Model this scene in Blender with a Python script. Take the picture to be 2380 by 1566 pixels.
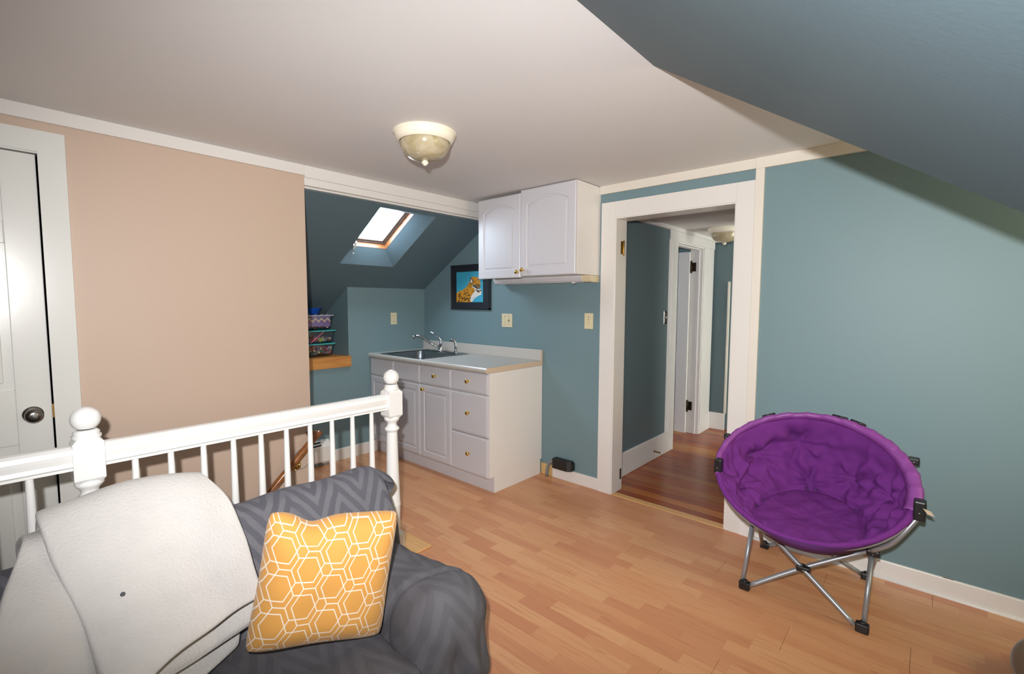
import bpy, bmesh, math, random
from mathutils import Vector, Matrix, noise

S = bpy.context.scene
for o in list(bpy.data.objects):
    bpy.data.objects.remove(o, do_unlink=True)
COL = S.collection
PI = math.pi

# ------------------------------------------------------------------ camera
cam = bpy.data.cameras.new('camera')
camo = bpy.data.objects.new('camera', cam)
COL.objects.link(camo)
CAM = Vector((2.8565, -2.9608, 1.3743))
yaw, pitch, roll = 0.726, -0.073, 0.0034
fwd = Vector((-math.sin(yaw)*math.cos(pitch), math.cos(yaw)*math.cos(pitch), math.sin(pitch)))
right = Vector((math.cos(yaw), math.sin(yaw), 0))
up = right.cross(fwd)
r2 = math.cos(roll)*right + math.sin(roll)*up
u2 = -math.sin(roll)*right + math.cos(roll)*up
rot = Matrix((r2, u2, -fwd)).transposed()
camo.matrix_world = Matrix.Translation(CAM) @ rot.to_4x4()
cam.sensor_fit = 'HORIZONTAL'
cam.sensor_width = 36.0
cam.lens = 36.0*1099.4/2380.0
cam.clip_start = 0.02
S.camera = camo

# ------------------------------------------------------------------ light
S.view_settings.view_transform = 'Standard'
S.view_settings.look = 'None'
S.view_settings.exposure = 0.0
S.view_settings.gamma = 1.0
S.view_settings.use_curve_mapping = False

w = bpy.data.worlds.new('overcast_sky')
S.world = w
w.use_nodes = True
bgn = w.node_tree.nodes['Background']
bgn.inputs[0].default_value = (0.70, 0.85, 1.0, 1)
bgn.inputs[1].default_value = 50.0

def portal(name, loc, target, sx, sy):
    """guides the sampling of the sky through a real opening; gives no light of its own"""
    l = bpy.data.lights.new(name, 'AREA'); l.shape = 'RECTANGLE'; l.size = sx; l.size_y = sy
    l.cycles.is_portal = True
    o = bpy.data.objects.new(name, l); COL.objects.link(o)
    o.location = loc
    o.rotation_euler = (Vector(target)-Vector(loc)).to_track_quat('-Z', 'Y').to_euler()
    return o

# camera-mounted flash, a hand above the lens, with the limited beam of a flash head
fl = bpy.data.lights.new('camera_flash', 'SPOT')
fl.energy = 310; fl.color = (1.0, 0.98, 0.975); fl.shadow_soft_size = 0.022
fl.spot_size = math.radians(94); fl.spot_blend = 0.9
flo = bpy.data.objects.new('camera_flash', fl); COL.objects.link(flo)
flo.location = (2.845, -3.05, 1.52)
fd = fwd - up*0.03 + right*0.07
flo.rotation_euler = fd.to_track_quat('-Z', 'Y').to_euler()
flo.scale = (2.1, 1.0, 1.0)      # the oblong beam of a flash head, wider than it is tall
# the openings the daylight comes in by
portal('dormer_window_portal', (4.19, -0.70, 1.45), (0, -0.70, 1.45), 1.0, 1.0)
portal('front_window_portal', (2.0, -5.19, 1.15), (2.0, 0, 1.15), 1.25, 1.25)
portal('hall_window_portal', (3.29, 1.95, 1.20), (0, 1.95, 1.20), 1.45, 1.45)
portal('bedroom_window_portal', (-0.89, 1.15, 1.40), (1, 1.15, 1.40), 1.0, 1.0)
portal('roof_window_portal', (-0.4777, -0.8075, 2.0313), (-0.4777+0.5247, -0.8075, 2.0313-0.8513), 0.56, 0.56)

# ------------------------------------------------------------------ materials
def srgb(r, g, b):
    f = lambda c: (c/255/12.92) if c/255 <= 0.04045 else ((c/255+0.055)/1.055)**2.4
    return (f(r), f(g), f(b), 1)

class NT:
    def __init__(s, name):
        s.m = bpy.data.materials.new(name); s.m.use_nodes = True
        s.t = s.m.node_tree; s.b = s.t.nodes['Principled BSDF']
    def n(s, typ, **kw):
        x = s.t.nodes.new(typ)
        for k, v in kw.items(): setattr(x, k, v)
        return x
    def l(s, a, b): s.t.links.new(a, b)
    def math(s, op, a, b=None, c=None):
        x = s.n('ShaderNodeMath', operation=op)
        for i, v in enumerate((a, b, c)):
            if v is None: continue
            if isinstance(v, (int, float)): x.inputs[i].default_value = v
            else: s.l(v, x.inputs[i])
        return x.outputs[0]
    def mix(s, fac, a, b, blend='MIX'):
        x = s.n('ShaderNodeMix', data_type='RGBA', blend_type=blend)
        for i, v in ((0, fac), (6, a), (7, b)):
            if isinstance(v, (int, float)): x.inputs[i].default_value = v
            elif isinstance(v, tuple): x.inputs[i].default_value = v
            else: s.l(v, x.inputs[i])
        return x.outputs[2]

def paint(name, col, rough=0.5, bump=0.0, bscale=60, var=0.0, metal=0.0, coat=0.0, sheen=0.0, spec=0.5):
    k = NT(name); b = k.b
    b.inputs['Base Color'].default_value = col
    b.inputs['Roughness'].default_value = rough
    b.inputs['Metallic'].default_value = metal
    b.inputs['Specular IOR Level'].default_value = spec
    b.inputs['Coat Weight'].default_value = coat
    if sheen:
        b.inputs['Sheen Weight'].default_value = sheen
        b.inputs['Sheen Roughness'].default_value = 0.4
    tc = k.n('ShaderNodeTexCoord')
    if bump or var:
        nz = k.n('ShaderNodeTexNoise'); nz.inputs['Scale'].default_value = bscale
        nz.inputs['Detail'].default_value = 4
        k.l(tc.outputs['Object'], nz.inputs['Vector'])
        if bump:
            bp = k.n('ShaderNodeBump'); bp.inputs['Strength'].default_value = bump
            bp.inputs['Distance'].default_value = 0.002
            k.l(nz.outputs['Fac'], bp.inputs['Height']); k.l(bp.outputs[0], b.inputs['Normal'])
        if var:
            nz2 = k.n('ShaderNodeTexNoise'); nz2.inputs['Scale'].default_value = bscale*0.05
            nz2.inputs['Detail'].default_value = 3
            k.l(tc.outputs['Object'], nz2.inputs['Vector'])
            f = k.math('MULTIPLY_ADD', nz2.outputs['Fac'], var, -var*0.5)
            dk = tuple(c*0.6 for c in col[:3])+(1,)
            c = k.mix(k.math('ADD', f, 0.15), col, dk)
            k.l(c, b.inputs['Base Color'])
    return k.m

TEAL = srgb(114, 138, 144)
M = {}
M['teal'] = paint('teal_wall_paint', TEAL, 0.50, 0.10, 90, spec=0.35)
M['teal_slope_dimmed'] = paint('teal_wall_paint_dimmed', srgb(90, 109, 117), 0.5, 0.10, 90)  # same teal as the walls, darkened so the slopes look less lit
M['teal_hall_dimmed'] = paint('teal_hall_paint_dimmed', srgb(98, 117, 123), 0.5, 0.10, 90, spec=0.35)  # wall teal darkened so the hall looks dimmer under the flash
M['pink'] = paint('dusty_pink_wall_paint', srgb(194, 171, 153), 0.5, 0.10, 90)
M['ceil'] = paint('white_ceiling_paint', srgb(223, 220, 218), 0.65, 0.08, 70)
M['white'] = paint('white_gloss_trim', srgb(222, 218, 213), 0.28, 0.05, 25)
M['cream'] = paint('cream_trim', srgb(221, 214, 203), 0.4, 0.05, 25)
M['railwhite'] = paint('white_gloss_rail_paint', srgb(238, 238, 236), 0.22, 0.04, 30)
M['doorwhite'] = paint('white_door_paint', srgb(218, 218, 213), 0.22, 0.05, 30)
M['hallwhite'] = paint('hall_white_trim', srgb(226, 223, 220), 0.35, 0.04, 25)
M['foil'] = paint('white_foil_cabinet_front', srgb(204, 202, 206), 0.38)
M['cabside'] = paint('white_laminate_cabinet_side', srgb(232, 228, 224), 0.4)
M['brass'] = paint('polished_brass', srgb(226, 190, 104), 0.16, metal=1.0)
M['oldbrass'] = paint('aged_brass', srgb(150, 118, 62), 0.35, metal=1.0)
M['bronze'] = paint('dark_bronze_hinge', srgb(62, 50, 38), 0.4, metal=0.8)
M['chrome'] = paint('chrome', srgb(225, 228, 232), 0.07, metal=1.0)
M['steel'] = paint('brushed_stainless_steel', srgb(150, 151, 154), 0.26, 0.2, 300, metal=1.0)
M['alu'] = paint('grey_painted_tube', srgb(158, 160, 165), 0.36, metal=0.55)
M['pewter'] = paint('pewter_knob_metal', srgb(140, 134, 128), 0.25, metal=1.0)
M['blackplastic'] = paint('black_plastic', srgb(26, 27, 28), 0.4, 0.1, 80)
M['black'] = paint('black_void', srgb(14, 14, 14), 0.8)
M['ivory'] = paint('ivory_plastic', srgb(216, 203, 168), 0.35)
M['slot'] = paint('dark_slot', srgb(40, 34, 28), 0.6)
M['greyplastic'] = paint('grey_conduit_plastic', srgb(128, 128, 126), 0.5)
M['counter'] = paint('speckled_laminate_counter', srgb(192, 187, 180), 0.34, 0.04, 200, 0.0)
M['particle'] = paint('raw_laminate_end', srgb(214, 192, 166), 0.6, 0.1, 200, 0.3)
M['fixture'] = paint('cream_fixture_enamel', srgb(240, 232, 212), 0.25)
M['bluebowl'] = paint('blue_plastic_bowl', srgb(22, 84, 190), 0.25)
M['tealplastic'] = paint('turquoise_plastic_lid', srgb(70, 178, 176), 0.35)
M['greylid'] = paint('grey_plastic_lid', srgb(176, 178, 186), 0.35)
M['heater'] = paint('white_heater_enamel', srgb(228, 224, 218), 0.35)
M['frameblack'] = paint('black_picture_frame', srgb(34, 38, 42), 0.3)
M['matte_black'] = paint('charcoal_mat_board', srgb(30, 35, 44), 0.55)
M['skyblue'] = paint('turquoise_paint', srgb(62, 165, 195), 0.5)
M['leopard'] = paint('ochre_paint', srgb(214, 150, 40), 0.5, 0.0, 100, 0.4)
M['spot'] = paint('dark_brown_paint', srgb(48, 32, 22), 0.5)
M['artwhite'] = paint('off_white_paint', srgb(226, 222, 214), 0.5)
M['artgrey'] = paint('grey_green_paint', srgb(120, 96, 56), 0.5)
M['purplesatin'] = paint('purple_satin_binding', srgb(136, 66, 146), 0.45, 0.25, 40, 0.4)
M['beigetag'] = paint('beige_tag', srgb(210, 190, 160), 0.6)
M['conduitwood'] = paint('raw_pine', srgb(214, 178, 120), 0.6, 0.1, 60, 0.5)
M['olive'] = paint('olive_paint', srgb(140, 140, 104), 0.5)
M['pouf'] = paint('taupe_plush', srgb(120, 104, 84), 0.9, 0.8, 120, 0.5, sheen=0.4)
M['gasket'] = paint('grey_window_gasket', srgb(120, 114, 112), 0.4)

def glass_thin(name, tint=(1, 1, 1, 1), gl=0.08):
    k = NT(name); k.t.nodes.remove(k.b)
    tr = k.n('ShaderNodeBsdfTransparent'); tr.inputs[0].default_value = tint
    gs = k.n('ShaderNodeBsdfGlossy'); gs.inputs['Roughness'].default_value = 0.05
    mx = k.n('ShaderNodeMixShader'); mx.inputs[0].default_value = gl
    k.l(tr.outputs[0], mx.inputs[1]); k.l(gs.outputs[0], mx.inputs[2])
    k.l(mx.outputs[0], k.t.nodes['Material Output'].inputs[0])
    return k.m
M['pane'] = glass_thin('clear_window_glass')
M['binplastic'] = glass_thin('clear_bin_plastic', (0.80, 0.84, 0.86, 1), 0.10)

def alabaster():
    k = NT('alabaster_glass'); b = k.b
    tc = k.n('ShaderNodeTexCoord'); nz = k.n('ShaderNodeTexNoise')
    nz.inputs['Scale'].default_value = 9; nz.inputs['Detail'].default_value = 5; nz.inputs['Distortion'].default_value = 2.2
    k.l(tc.outputs['Object'], nz.inputs['Vector'])
    cr = k.n('ShaderNodeValToRGB'); e = cr.color_ramp
    e.elements[0].position = 0.3; e.elements[0].color = srgb(160, 146, 108)
    e.elements[1].position = 0.72; e.elements[1].color = srgb(196, 184, 160)
    k.l(nz.outputs['Fac'], cr.inputs[0]); k.l(cr.outputs[0], b.inputs['Base Color'])
    b.inputs['Roughness'].default_value = 0.18; b.inputs['Coat Weight'].default_value = 0.2
    return k.m
M['alabaster'] = alabaster()

def laminate():
    k = NT('three_strip_laminate'); b = k.b
    geo = k.n('ShaderNodeNewGeometry'); sp = k.n('ShaderNodeSeparateXYZ'); k.l(geo.outputs['Position'], sp.inputs[0])
    x, y = sp.outputs[0], sp.outputs[1]
    row = k.math('FLOOR', k.math('DIVIDE', k.math('ADD', y, 0.02), 0.065))
    wn = k.n('ShaderNodeTexWhiteNoise', noise_dimensions='1D'); k.l(row, wn.inputs['W'])
    sh = k.math('MULTIPLY', wn.outputs['Value'], 3.0)
    seg = k.math('FLOOR', k.math('DIVIDE', k.math('ADD', x, sh), 0.36))
    cv = k.n('ShaderNodeCombineXYZ'); k.l(row, cv.inputs[0]); k.l(seg, cv.inputs[1])
    wn2 = k.n('ShaderNodeTexWhiteNoise', noise_dimensions='2D'); k.l(cv.outputs[0], wn2.inputs['Vector'])
    cr = k.n('ShaderNodeValToRGB'); e = cr.color_ramp
    e.elements[0].position = 0; e.elements[0].color = srgb(196, 133, 95)
    e.elements[1].position = 1; e.elements[1].color = srgb(214, 160, 116)
    m1 = e.elements.new(0.45); m1.color = srgb(206, 147, 105)
    k.l(wn2.outputs['Value'], cr.inputs[0])
    # grain
    cb = k.n('ShaderNodeCombineXYZ')
    k.l(k.math('MULTIPLY_ADD', x, 3.5, k.math('MULTIPLY', wn2.outputs['Value'], 31)), cb.inputs[0])
    k.l(k.math('MULTIPLY_ADD', y, 60, k.math('MULTIPLY', wn2.outputs['Value'], 17)), cb.inputs[1])
    nz = k.n('ShaderNodeTexNoise'); nz.inputs['Scale'].default_value = 1; nz.inputs['Detail'].default_value = 5; nz.inputs['Distortion'].default_value = 1.2
    k.l(cb.outputs[0], nz.inputs['Vector'])
    g = k.n('ShaderNodeMapRange'); k.l(nz.outputs['Fac'], g.inputs[0])
    g.inputs[1].default_value = 0.52; g.inputs[2].default_value = 0.75; g.inputs[3].default_value = 0; g.inputs[4].default_value = 0.5
    c = k.mix(g.outputs[0], cr.outputs[0], srgb(168, 102, 66))
    k.l(c, b.inputs['Base Color'])
    b.inputs['Roughness'].default_value = 0.34
    return k.m
M['laminate'] = laminate()

def wood(name, dark, light, axis=0, scale=1.0, rough=0.35, rnd=0.0):
    k = NT(name); b = k.b
    tc = k.n('ShaderNodeTexCoord'); oi = k.n('ShaderNodeObjectInfo')
    mp = k.n('ShaderNodeMapping')
    sc = [40*scale, 40*scale, 40*scale]; sc[axis] = 2.2*scale
    mp.inputs['Scale'].default_value = sc
    k.l(tc.outputs['Object'], mp.inputs[0])
    ad = k.n('ShaderNodeVectorMath', operation='ADD'); k.l(mp.outputs[0], ad.inputs[0])
    k.l(k.math('MULTIPLY', oi.outputs['Random'], 40), ad.inputs[1])
    nz = k.n('ShaderNodeTexNoise'); nz.inputs['Scale'].default_value = 1; nz.inputs['Detail'].default_value = 5; nz.inputs['Distortion'].default_value = 1.0
    k.l(ad.outputs[0], nz.inputs['Vector'])
    cr = k.n('ShaderNodeValToRGB'); cr.color_ramp.elements[0].position = 0.3; cr.color_ramp.elements[1].position = 0.72
    cr.color_ramp.elements[0].color = dark; cr.color_ramp.elements[1].color = light
    k.l(nz.outputs['Fac'], cr.inputs[0])
    out = cr.outputs[0]
    if rnd:
        p = k.math('POWER', oi.outputs['Random'], 4.0)
        out = k.mix(k.math('MULTIPLY', p, rnd), out, srgb(206, 140, 66))
        d = k.math('MULTIPLY', k.math('FRACT', k.math('MULTIPLY', oi.outputs['Random'], 7.3)), 0.25)
        out = k.mix(d, out, srgb(88, 40, 18))
    k.l(out, b.inputs['Base Color'])
    b.inputs['Roughness'].default_value = rough
    return k.m
M['fir'] = wood('varnished_fir', srgb(134, 56, 14), srgb(182, 88, 28), 0, 1.0, 0.26, 0.9)
M['oak'] = wood('honey_oak', srgb(176, 112, 52), srgb(206, 146, 78), 1, 1.0, 0.4)
M['nosing'] = wood('pale_oak_nosing', srgb(206, 156, 98), srgb(224, 178, 118), 0, 1.0, 0.35)
M['handrail'] = wood('stained_oak_rail', srgb(112, 66, 32), srgb(160, 100, 54), 1, 1.0, 0.2)
M['winwood'] = wood('weathered_pine_window', srgb(104, 58, 28), srgb(150, 98, 58), 1, 0.8, 0.4)
M['darkwood'] = wood('dark_sofa_wood', srgb(66, 34, 12), srgb(112, 66, 28), 0, 1.0, 0.35)
M['stair'] = wood('stair_tread_wood', srgb(150, 96, 56), srgb(186, 130, 84), 0, 1.0, 0.4)

def plush(name, c0, c1, chev, sheen=0.0, fur=420):
    k = NT(name); b = k.b
    tc = k.n('ShaderNodeTexCoord'); sp = k.n('ShaderNodeSeparateXYZ'); k.l(tc.outputs['Object'], sp.inputs[0])
    nz = k.n('ShaderNodeTexNoise'); nz.inputs['Scale'].default_value = 14; nz.inputs['Detail'].default_value = 3
    k.l(tc.outputs['Object'], nz.inputs['Vector'])
    fz = k.n('ShaderNodeTexNoise'); fz.inputs['Scale'].default_value = fur; fz.inputs['Detail'].default_value = 2
    k.l(tc.outputs['Object'], fz.inputs['Vector'])
    if chev:
        # zigzag bands along the length of the sofa, running over back, seat and arm
        s = k.math('ADD', k.math('SUBTRACT', sp.outputs[2], k.math('MULTIPLY', sp.outputs[0], 0.9)), k.math('MULTIPLY', nz.outputs['Fac'], 0.06))
        tri = k.math('PINGPONG', k.math('ADD', sp.outputs[1], 10.0), 0.095)
        ph = k.math('ADD', k.math('DIVIDE', s, 0.120), k.math('DIVIDE', tri, 0.050))
        band = k.math('FRACT', ph)
        mr = k.n('ShaderNodeMapRange', interpolation_type='SMOOTHSTEP')
        k.l(k.math('ABSOLUTE', k.math('SUBTRACT', band, 0.5)), mr.inputs[0])
        mr.inputs[1].default_value = 0.21; mr.inputs[2].default_value = 0.30
        f = k.math('MULTIPLY', mr.outputs[0], k.math('MULTIPLY_ADD', nz.outputs['Fac'], 1.4, -0.1))
    else:
        f = nz.outputs['Fac']
    c = k.mix(f, c0, c1)
    c = k.mix(k.math('MULTIPLY', nz.outputs['Fac'], 0.5), c, tuple(v*0.6 for v in c0[:3])+(1,))
    k.l(c, b.inputs['Base Color'])
    b.inputs['Roughness'].default_value = 0.95; b.inputs['Specular IOR Level'].default_value = 0.1
    b.inputs['Sheen Weight'].default_value = sheen; b.inputs['Sheen Roughness'].default_value = 0.4; b.inputs['Sheen Tint'].default_value = c1
    bp = k.n('ShaderNodeBump'); bp.inputs['Strength'].default_value = 0.5; bp.inputs['Distance'].default_value = 0.004
    k.l(fz.outputs['Fac'], bp.inputs['Height']); k.l(bp.outputs[0], b.inputs['Normal'])
    return k.m
M['greyplush'] = plush('grey_chevron_plush', srgb(100, 100, 108), srgb(134, 133, 140), True, 0.25)
M['greyplush_worn'] = plush('grey_plush_brushed', srgb(96, 95, 100), srgb(110, 109, 114), True, 0.2)
M['fleece'] = plush('light_grey_fleece', srgb(212, 209, 206), srgb(226, 223, 220), False, 0.1, 120)
M['purple'] = plush('purple_microfibre', srgb(106, 44, 122), srgb(130, 62, 146), False, 0.10)
M['purpledark'] = paint('purple_canvas', srgb(80, 32, 96), 0.8, 0.4, 150)

def hexfabric():
    k = NT('mustard_fabric_with_white_hexagons'); b = k.b
    uv = k.n('ShaderNodeUVMap', uv_map='UVMap'); sp = k.n('ShaderNodeSeparateXYZ'); k.l(uv.outputs[0], sp.inputs[0])
    D = 0.245; s = D/math.sqrt(3); A_ = 0.382*D; m_ = s-A_; c30 = math.sqrt(3)/2
    def cell(off):
        f = lambda o, per: k.math('MULTIPLY', k.math('SUBTRACT', k.math('FRACT', k.math('ADD', k.math('DIVIDE', o, per), 20.5+off)), 0.5), per)
        x, y = f(k.math('MULTIPLY', sp.outputs[0], 1.15), 3*s), f(k.math('MULTIPLY', sp.outputs[1], 0.94), D)
        ax_, ay_ = k.math('ABSOLUTE', x), k.math('ABSOLUTE', y)
        return x, y, k.math('MAXIMUM', ay_, k.math('ADD', k.math('MULTIPLY', ax_, c30), k.math('MULTIPLY', ay_, 0.5)))
    xa, ya_, ha = cell(0.0); xb, yb_, hb = cell(0.5)
    pick = k.math('LESS_THAN', hb, ha)
    x = k.math('ADD', xa, k.math('MULTIPLY', pick, k.math('SUBTRACT', xb, xa)))
    y = k.math('ADD', ya_, k.math('MULTIPLY', pick, k.math('SUBTRACT', yb_, ya_)))
    r = k.math('SQRT', k.math('ADD', k.math('MULTIPLY', x, x), k.math('MULTIPLY', y, y)))
    th = k.math('ARCTAN2', y, x)
    th = k.math('ABSOLUTE', k.math('SUBTRACT', k.math('MULTIPLY', k.math('FRACT', k.math('DIVIDE', k.math('ADD', th, PI/3+2*PI), 2*PI/3)), 2*PI/3), PI/3))
    X, Y = k.math('MULTIPLY', r, k.math('COSINE', th)), k.math('MULTIPLY', r, k.math('SINE', th))
    L = k.math('ADD', k.math('MULTIPLY', X, c30), k.math('MULTIPLY', Y, 0.5))
    d1 = k.math('ABSOLUTE', k.math('SUBTRACT', L, c30*A_))                      # the large hexagon
    t_ = k.math('ADD', k.math('MULTIPLY', X, -0.5), k.math('MULTIPLY', Y, c30))
    d3 = k.math('ADD', k.math('ABSOLUTE', k.math('SUBTRACT', L, D/2)), k.math('MULTIPLY', k.math('LESS_THAN', t_, -s/2+m_), 1.0))   # its spokes
    Xa = k.math('SUBTRACT', X, A_)
    u_ = k.math('ADD', k.math('MULTIPLY', Xa, 0.5), k.math('MULTIPLY', Y, c30))
    d2 = k.math('ADD', k.math('ABSOLUTE', k.math('ADD', k.math('MULTIPLY', Xa, -c30), k.math('MULTIPLY', Y, 0.5))), k.math('MULTIPLY', k.math('LESS_THAN', u_, 0.0), 1.0))   # crossing lines
    d = k.math('DIVIDE', k.math('MINIMUM', d1, k.math('MINIMUM', d2, d3)), D)
    mr = k.n('ShaderNodeMapRange'); k.l(d, mr.inputs[0])
    mr.inputs[1].default_value = 0.012; mr.inputs[2].default_value = 0.020; mr.inputs[3].default_value = 1; mr.inputs[4].default_value = 0
    c = k.mix(mr.outputs[0], srgb(208, 150, 72), srgb(232, 218, 202))
    k.l(c, b.inputs['Base Color'])
    b.inputs['Roughness'].default_value = 0.85; b.inputs['Sheen Weight'].default_value = 0.15
    tc = k.n('ShaderNodeTexCoord'); fz = k.n('ShaderNodeTexNoise'); fz.inputs['Scale'].default_value = 700
    k.l(tc.outputs['Object'], fz.inputs['Vector'])
    bp = k.n('ShaderNodeBump'); bp.inputs['Strength'].default_value = 0.3; bp.inputs['Distance'].default_value = 0.001
    k.l(fz.outputs['Fac'], bp.inputs['Height']); k.l(bp.outputs[0], b.inputs['Normal'])
    return k.m
M['hex'] = hexfabric()

def baseboard_mat():
    k = NT('chipped_white_baseboard'); b = k.b
    geo = k.n('ShaderNodeNewGeometry'); sp = k.n('ShaderNodeSeparateXYZ'); k.l(geo.outputs['Position'], sp.inputs[0])
    cb = k.n('ShaderNodeCombineXYZ'); k.l(k.math('MULTIPLY', sp.outputs[0], 4.5), cb.inputs[0]); k.l(k.math('MULTIPLY', sp.outputs[2], 40), cb.inputs[2])
    nz = k.n('ShaderNodeTexNoise'); nz.inputs['Scale'].default_value = 1.0; nz.inputs['Detail'].default_value = 4
    k.l(cb.outputs[0], nz.inputs['Vector'])
    h = k.n('ShaderNodeMapRange'); k.l(sp.outputs[2], h.inputs[0]); h.inputs[1].default_value = 0.055; h.inputs[2].default_value = 0.085
    v = k.math('MULTIPLY', nz.outputs['Fac'], h.outputs[0])
    st = k.math('GREATER_THAN', v, 0.605)
    k.l(k.mix(st, srgb(228, 225, 222), srgb(170, 128, 96)), b.inputs['Base Color'])
    b.inputs['Roughness'].default_value = 0.35
    return k.m
M['bbchip'] = baseboard_mat()

# ------------------------------------------------------------------ helpers
def link(name, me, mat, parent):
    o = bpy.data.objects.new(name, me); COL.objects.link(o)
    if mat is not None:
        ms = mat if isinstance(mat, (list, tuple)) else [mat]
        for x in ms: me.materials.append(M[x] if isinstance(x, str) else x)
    if parent is not None:
        o.parent = parent
        if parent.type == 'EMPTY':
            o.matrix_parent_inverse = Matrix.Translation(-parent.location)
    return o

class MB:
    """collects shapes into ONE mesh"""
    def __init__(s): s.bm = bmesh.new(); s.uv = None
    def _merge(s, b, mi=0, smooth=False):
        me = bpy.data.meshes.new('tmp')
        for f in b.faces: f.material_index = mi; f.smooth = smooth
        b.to_mesh(me); b.free(); s.bm.from_mesh(me); bpy.data.meshes.remove(me)
    def box(s, x0, x1, y0, y1, z0, z1, bev=0.0, seg=2, mi=0, mat=None):
        b = bmesh.new(); bmesh.ops.create_cube(b, size=1)
        m = Matrix.Translation(((x0+x1)/2, (y0+y1)/2, (z0+z1)/2)) @ Matrix.Diagonal((abs(x1-x0), abs(y1-y0), abs(z1-z0), 1))
        bmesh.ops.transform(b, matrix=m, verts=b.verts)
        if bev: bmesh.ops.bevel(b, geom=list(b.edges), offset=bev, segments=seg, affect='EDGES', profile=0.5)
        if mat is not None: bmesh.ops.transform(b, matrix=mat, verts=b.verts)
        s._merge(b, mi); return s
    def poly(s, pts, faces, mi=0, smooth=False):
        b = bmesh.new(); vs = [b.verts.new(p) for p in pts]
        for f in faces:
            try: b.faces.new([vs[i] for i in f])
            except ValueError: pass
        s._merge(b, mi, smooth); return s
    def prism(s, poly2, a0, a1, axis='y', mi=0):
        """polygon in the plane across `axis`, extruded a0..a1; poly2 = (u,v): y->(x,z) x->(y,z) z->(x,y)"""
        def P(u, v, a): return (u, a, v) if axis == 'y' else ((a, u, v) if axis == 'x' else (u, v, a))
        n = len(poly2); pts = [P(u, v, a0) for u, v in poly2]+[P(u, v, a1) for u, v in poly2]
        fs = [list(range(n))[::-1], list(range(n, 2*n))]+[[i, (i+1) % n, n+(i+1) % n, n+i] for i in range(n)]
        b = bmesh.new(); vs = [b.verts.new(p) for p in pts]
        for f in fs: b.faces.new([vs[i] for i in f])
        bmesh.ops.recalc_face_normals(b, faces=b.faces)
        s._merge(b, mi); return s
    def lathe(s, prof, c=(0, 0, 0), axis=(0, 0, 1), n=24, mi=0, smooth=True, square=None):
        """prof: (radius, height) pairs"""
        q = Vector(axis).normalized().to_track_quat('Z', 'Y').to_matrix().to_4x4()
        m = Matrix.Translation(c) @ q
        b = bmesh.new(); rings = []
        for r, h in prof:
            if r < 1e-6: rings.append([b.verts.new(m @ Vector((0, 0, h)))])
            else: rings.append([b.verts.new(m @ Vector((r*math.cos(2*PI*i/n), r*math.sin(2*PI*i/n), h))) for i in range(n)])
        for A, B in zip(rings, rings[1:]):
            for i in range(n):
                j = (i+1) % n
                if len(A) == 1 and len(B) == 1: continue
                if len(A) == 1: b.faces.new((A[0], B[i], B[j]))
                elif len(B) == 1: b.faces.new((A[i], A[j], B[0]))
                else: b.faces.new((A[i], A[j], B[j], B[i]))
        for R in (rings[0], rings[-1]):
            if len(R) > 1:
                try: b.faces.new(R)
                except ValueError: pass
        bmesh.ops.recalc_face_normals(b, faces=b.faces)
        s._merge(b, mi, smooth); return s
    def cyl(s, p0, p1, r0, r1=None, n=16, mi=0):
        p0, p1 = Vector(p0), Vector(p1); r1 = r0 if r1 is None else r1
        return s.lathe([(r0, 0), (r1, (p1-p0).length)], p0, p1-p0, n, mi)
    def tube(s, pts, r, n=10, closed=False, mi=0, flat=1.0):
        pts = [Vector(p) for p in pts]; N = len(pts); b = bmesh.new(); rings = []; prev = None
        for i, p in enumerate(pts):
            a = pts[(i-1) % N] if (closed or i) else p; c = pts[(i+1) % N] if (closed or i < N-1) else p
            t = (c-a).normalized()
            if prev is None: nn = t.orthogonal().normalized()
            else:
                nn = prev-t*prev.dot(t); nn = nn.normalized() if nn.length > 1e-6 else t.orthogonal().normalized()
            prev = nn; bb = t.cross(nn)
            rr = r(i/(N-1)) if callable(r) else r
            rings.append([b.verts.new(p+nn*rr*math.cos(2*PI*k/n)+bb*rr*flat*math.sin(2*PI*k/n)) for k in range(n)])
        for i in range(N if closed else N-1):
            A, B = rings[i], rings[(i+1) % N]
            for k in range(n): b.faces.new((A[k], A[(k+1) % n], B[(k+1) % n], B[k]))
        if not closed:
            b.faces.new(rings[0][::-1]); b.faces.new(rings[-1])
        s._merge(b, mi, True); return s
    def soft(s, c, half, r, res=14, rotm=None, disp=None, mi=0, uvs=False, shape=None):
        """rounded, cushion-like box; disp(p_local, n) -> offset along normal"""
        b = bmesh.new(); bmesh.ops.create_cube(b, size=2)
        bmesh.ops.subdivide_edges(b, edges=list(b.edges), cuts=res, use_grid_fill=True)
        h = Vector(half); inn = Vector([max(a-r, 1e-4) for a in half])
        for v in b.verts:
            p = Vector([v.co[i]*h[i] for i in range(3)])
            q = Vector([max(-inn[i], min(inn[i], p[i])) for i in range(3)])
            d = p-q
            nn = d.normalized() if d.length > 1e-9 else Vector((0, 0, 1))
            if d.length > 1e-9: p = q+nn*r
            if shape: p = shape(p)
            if disp: p = p+nn*disp(p, nn)
            v.co = p
        m = Matrix.Translation(c) @ (rotm if rotm is not None else Matrix())
        bmesh.ops.transform(b, matrix=m, verts=b.verts)
        bmesh.ops.recalc_face_normals(b, faces=b.faces)
        s._merge(b, mi, True); return s
    def grid(s, P, mi=0, smooth=True, closed_u=False):
        """P: rows of points"""
        b = bmesh.new(); V = [[b.verts.new(p) for p in row] for row in P]
        nu = len(P[0])
        for i in range(len(P)-1):
            for j in range(nu if closed_u else nu-1):
                k = (j+1) % nu
                b.faces.new((V[i][j], V[i][k], V[i+1][k], V[i+1][j]))
        s._merge(b, mi, smooth); return s
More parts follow.
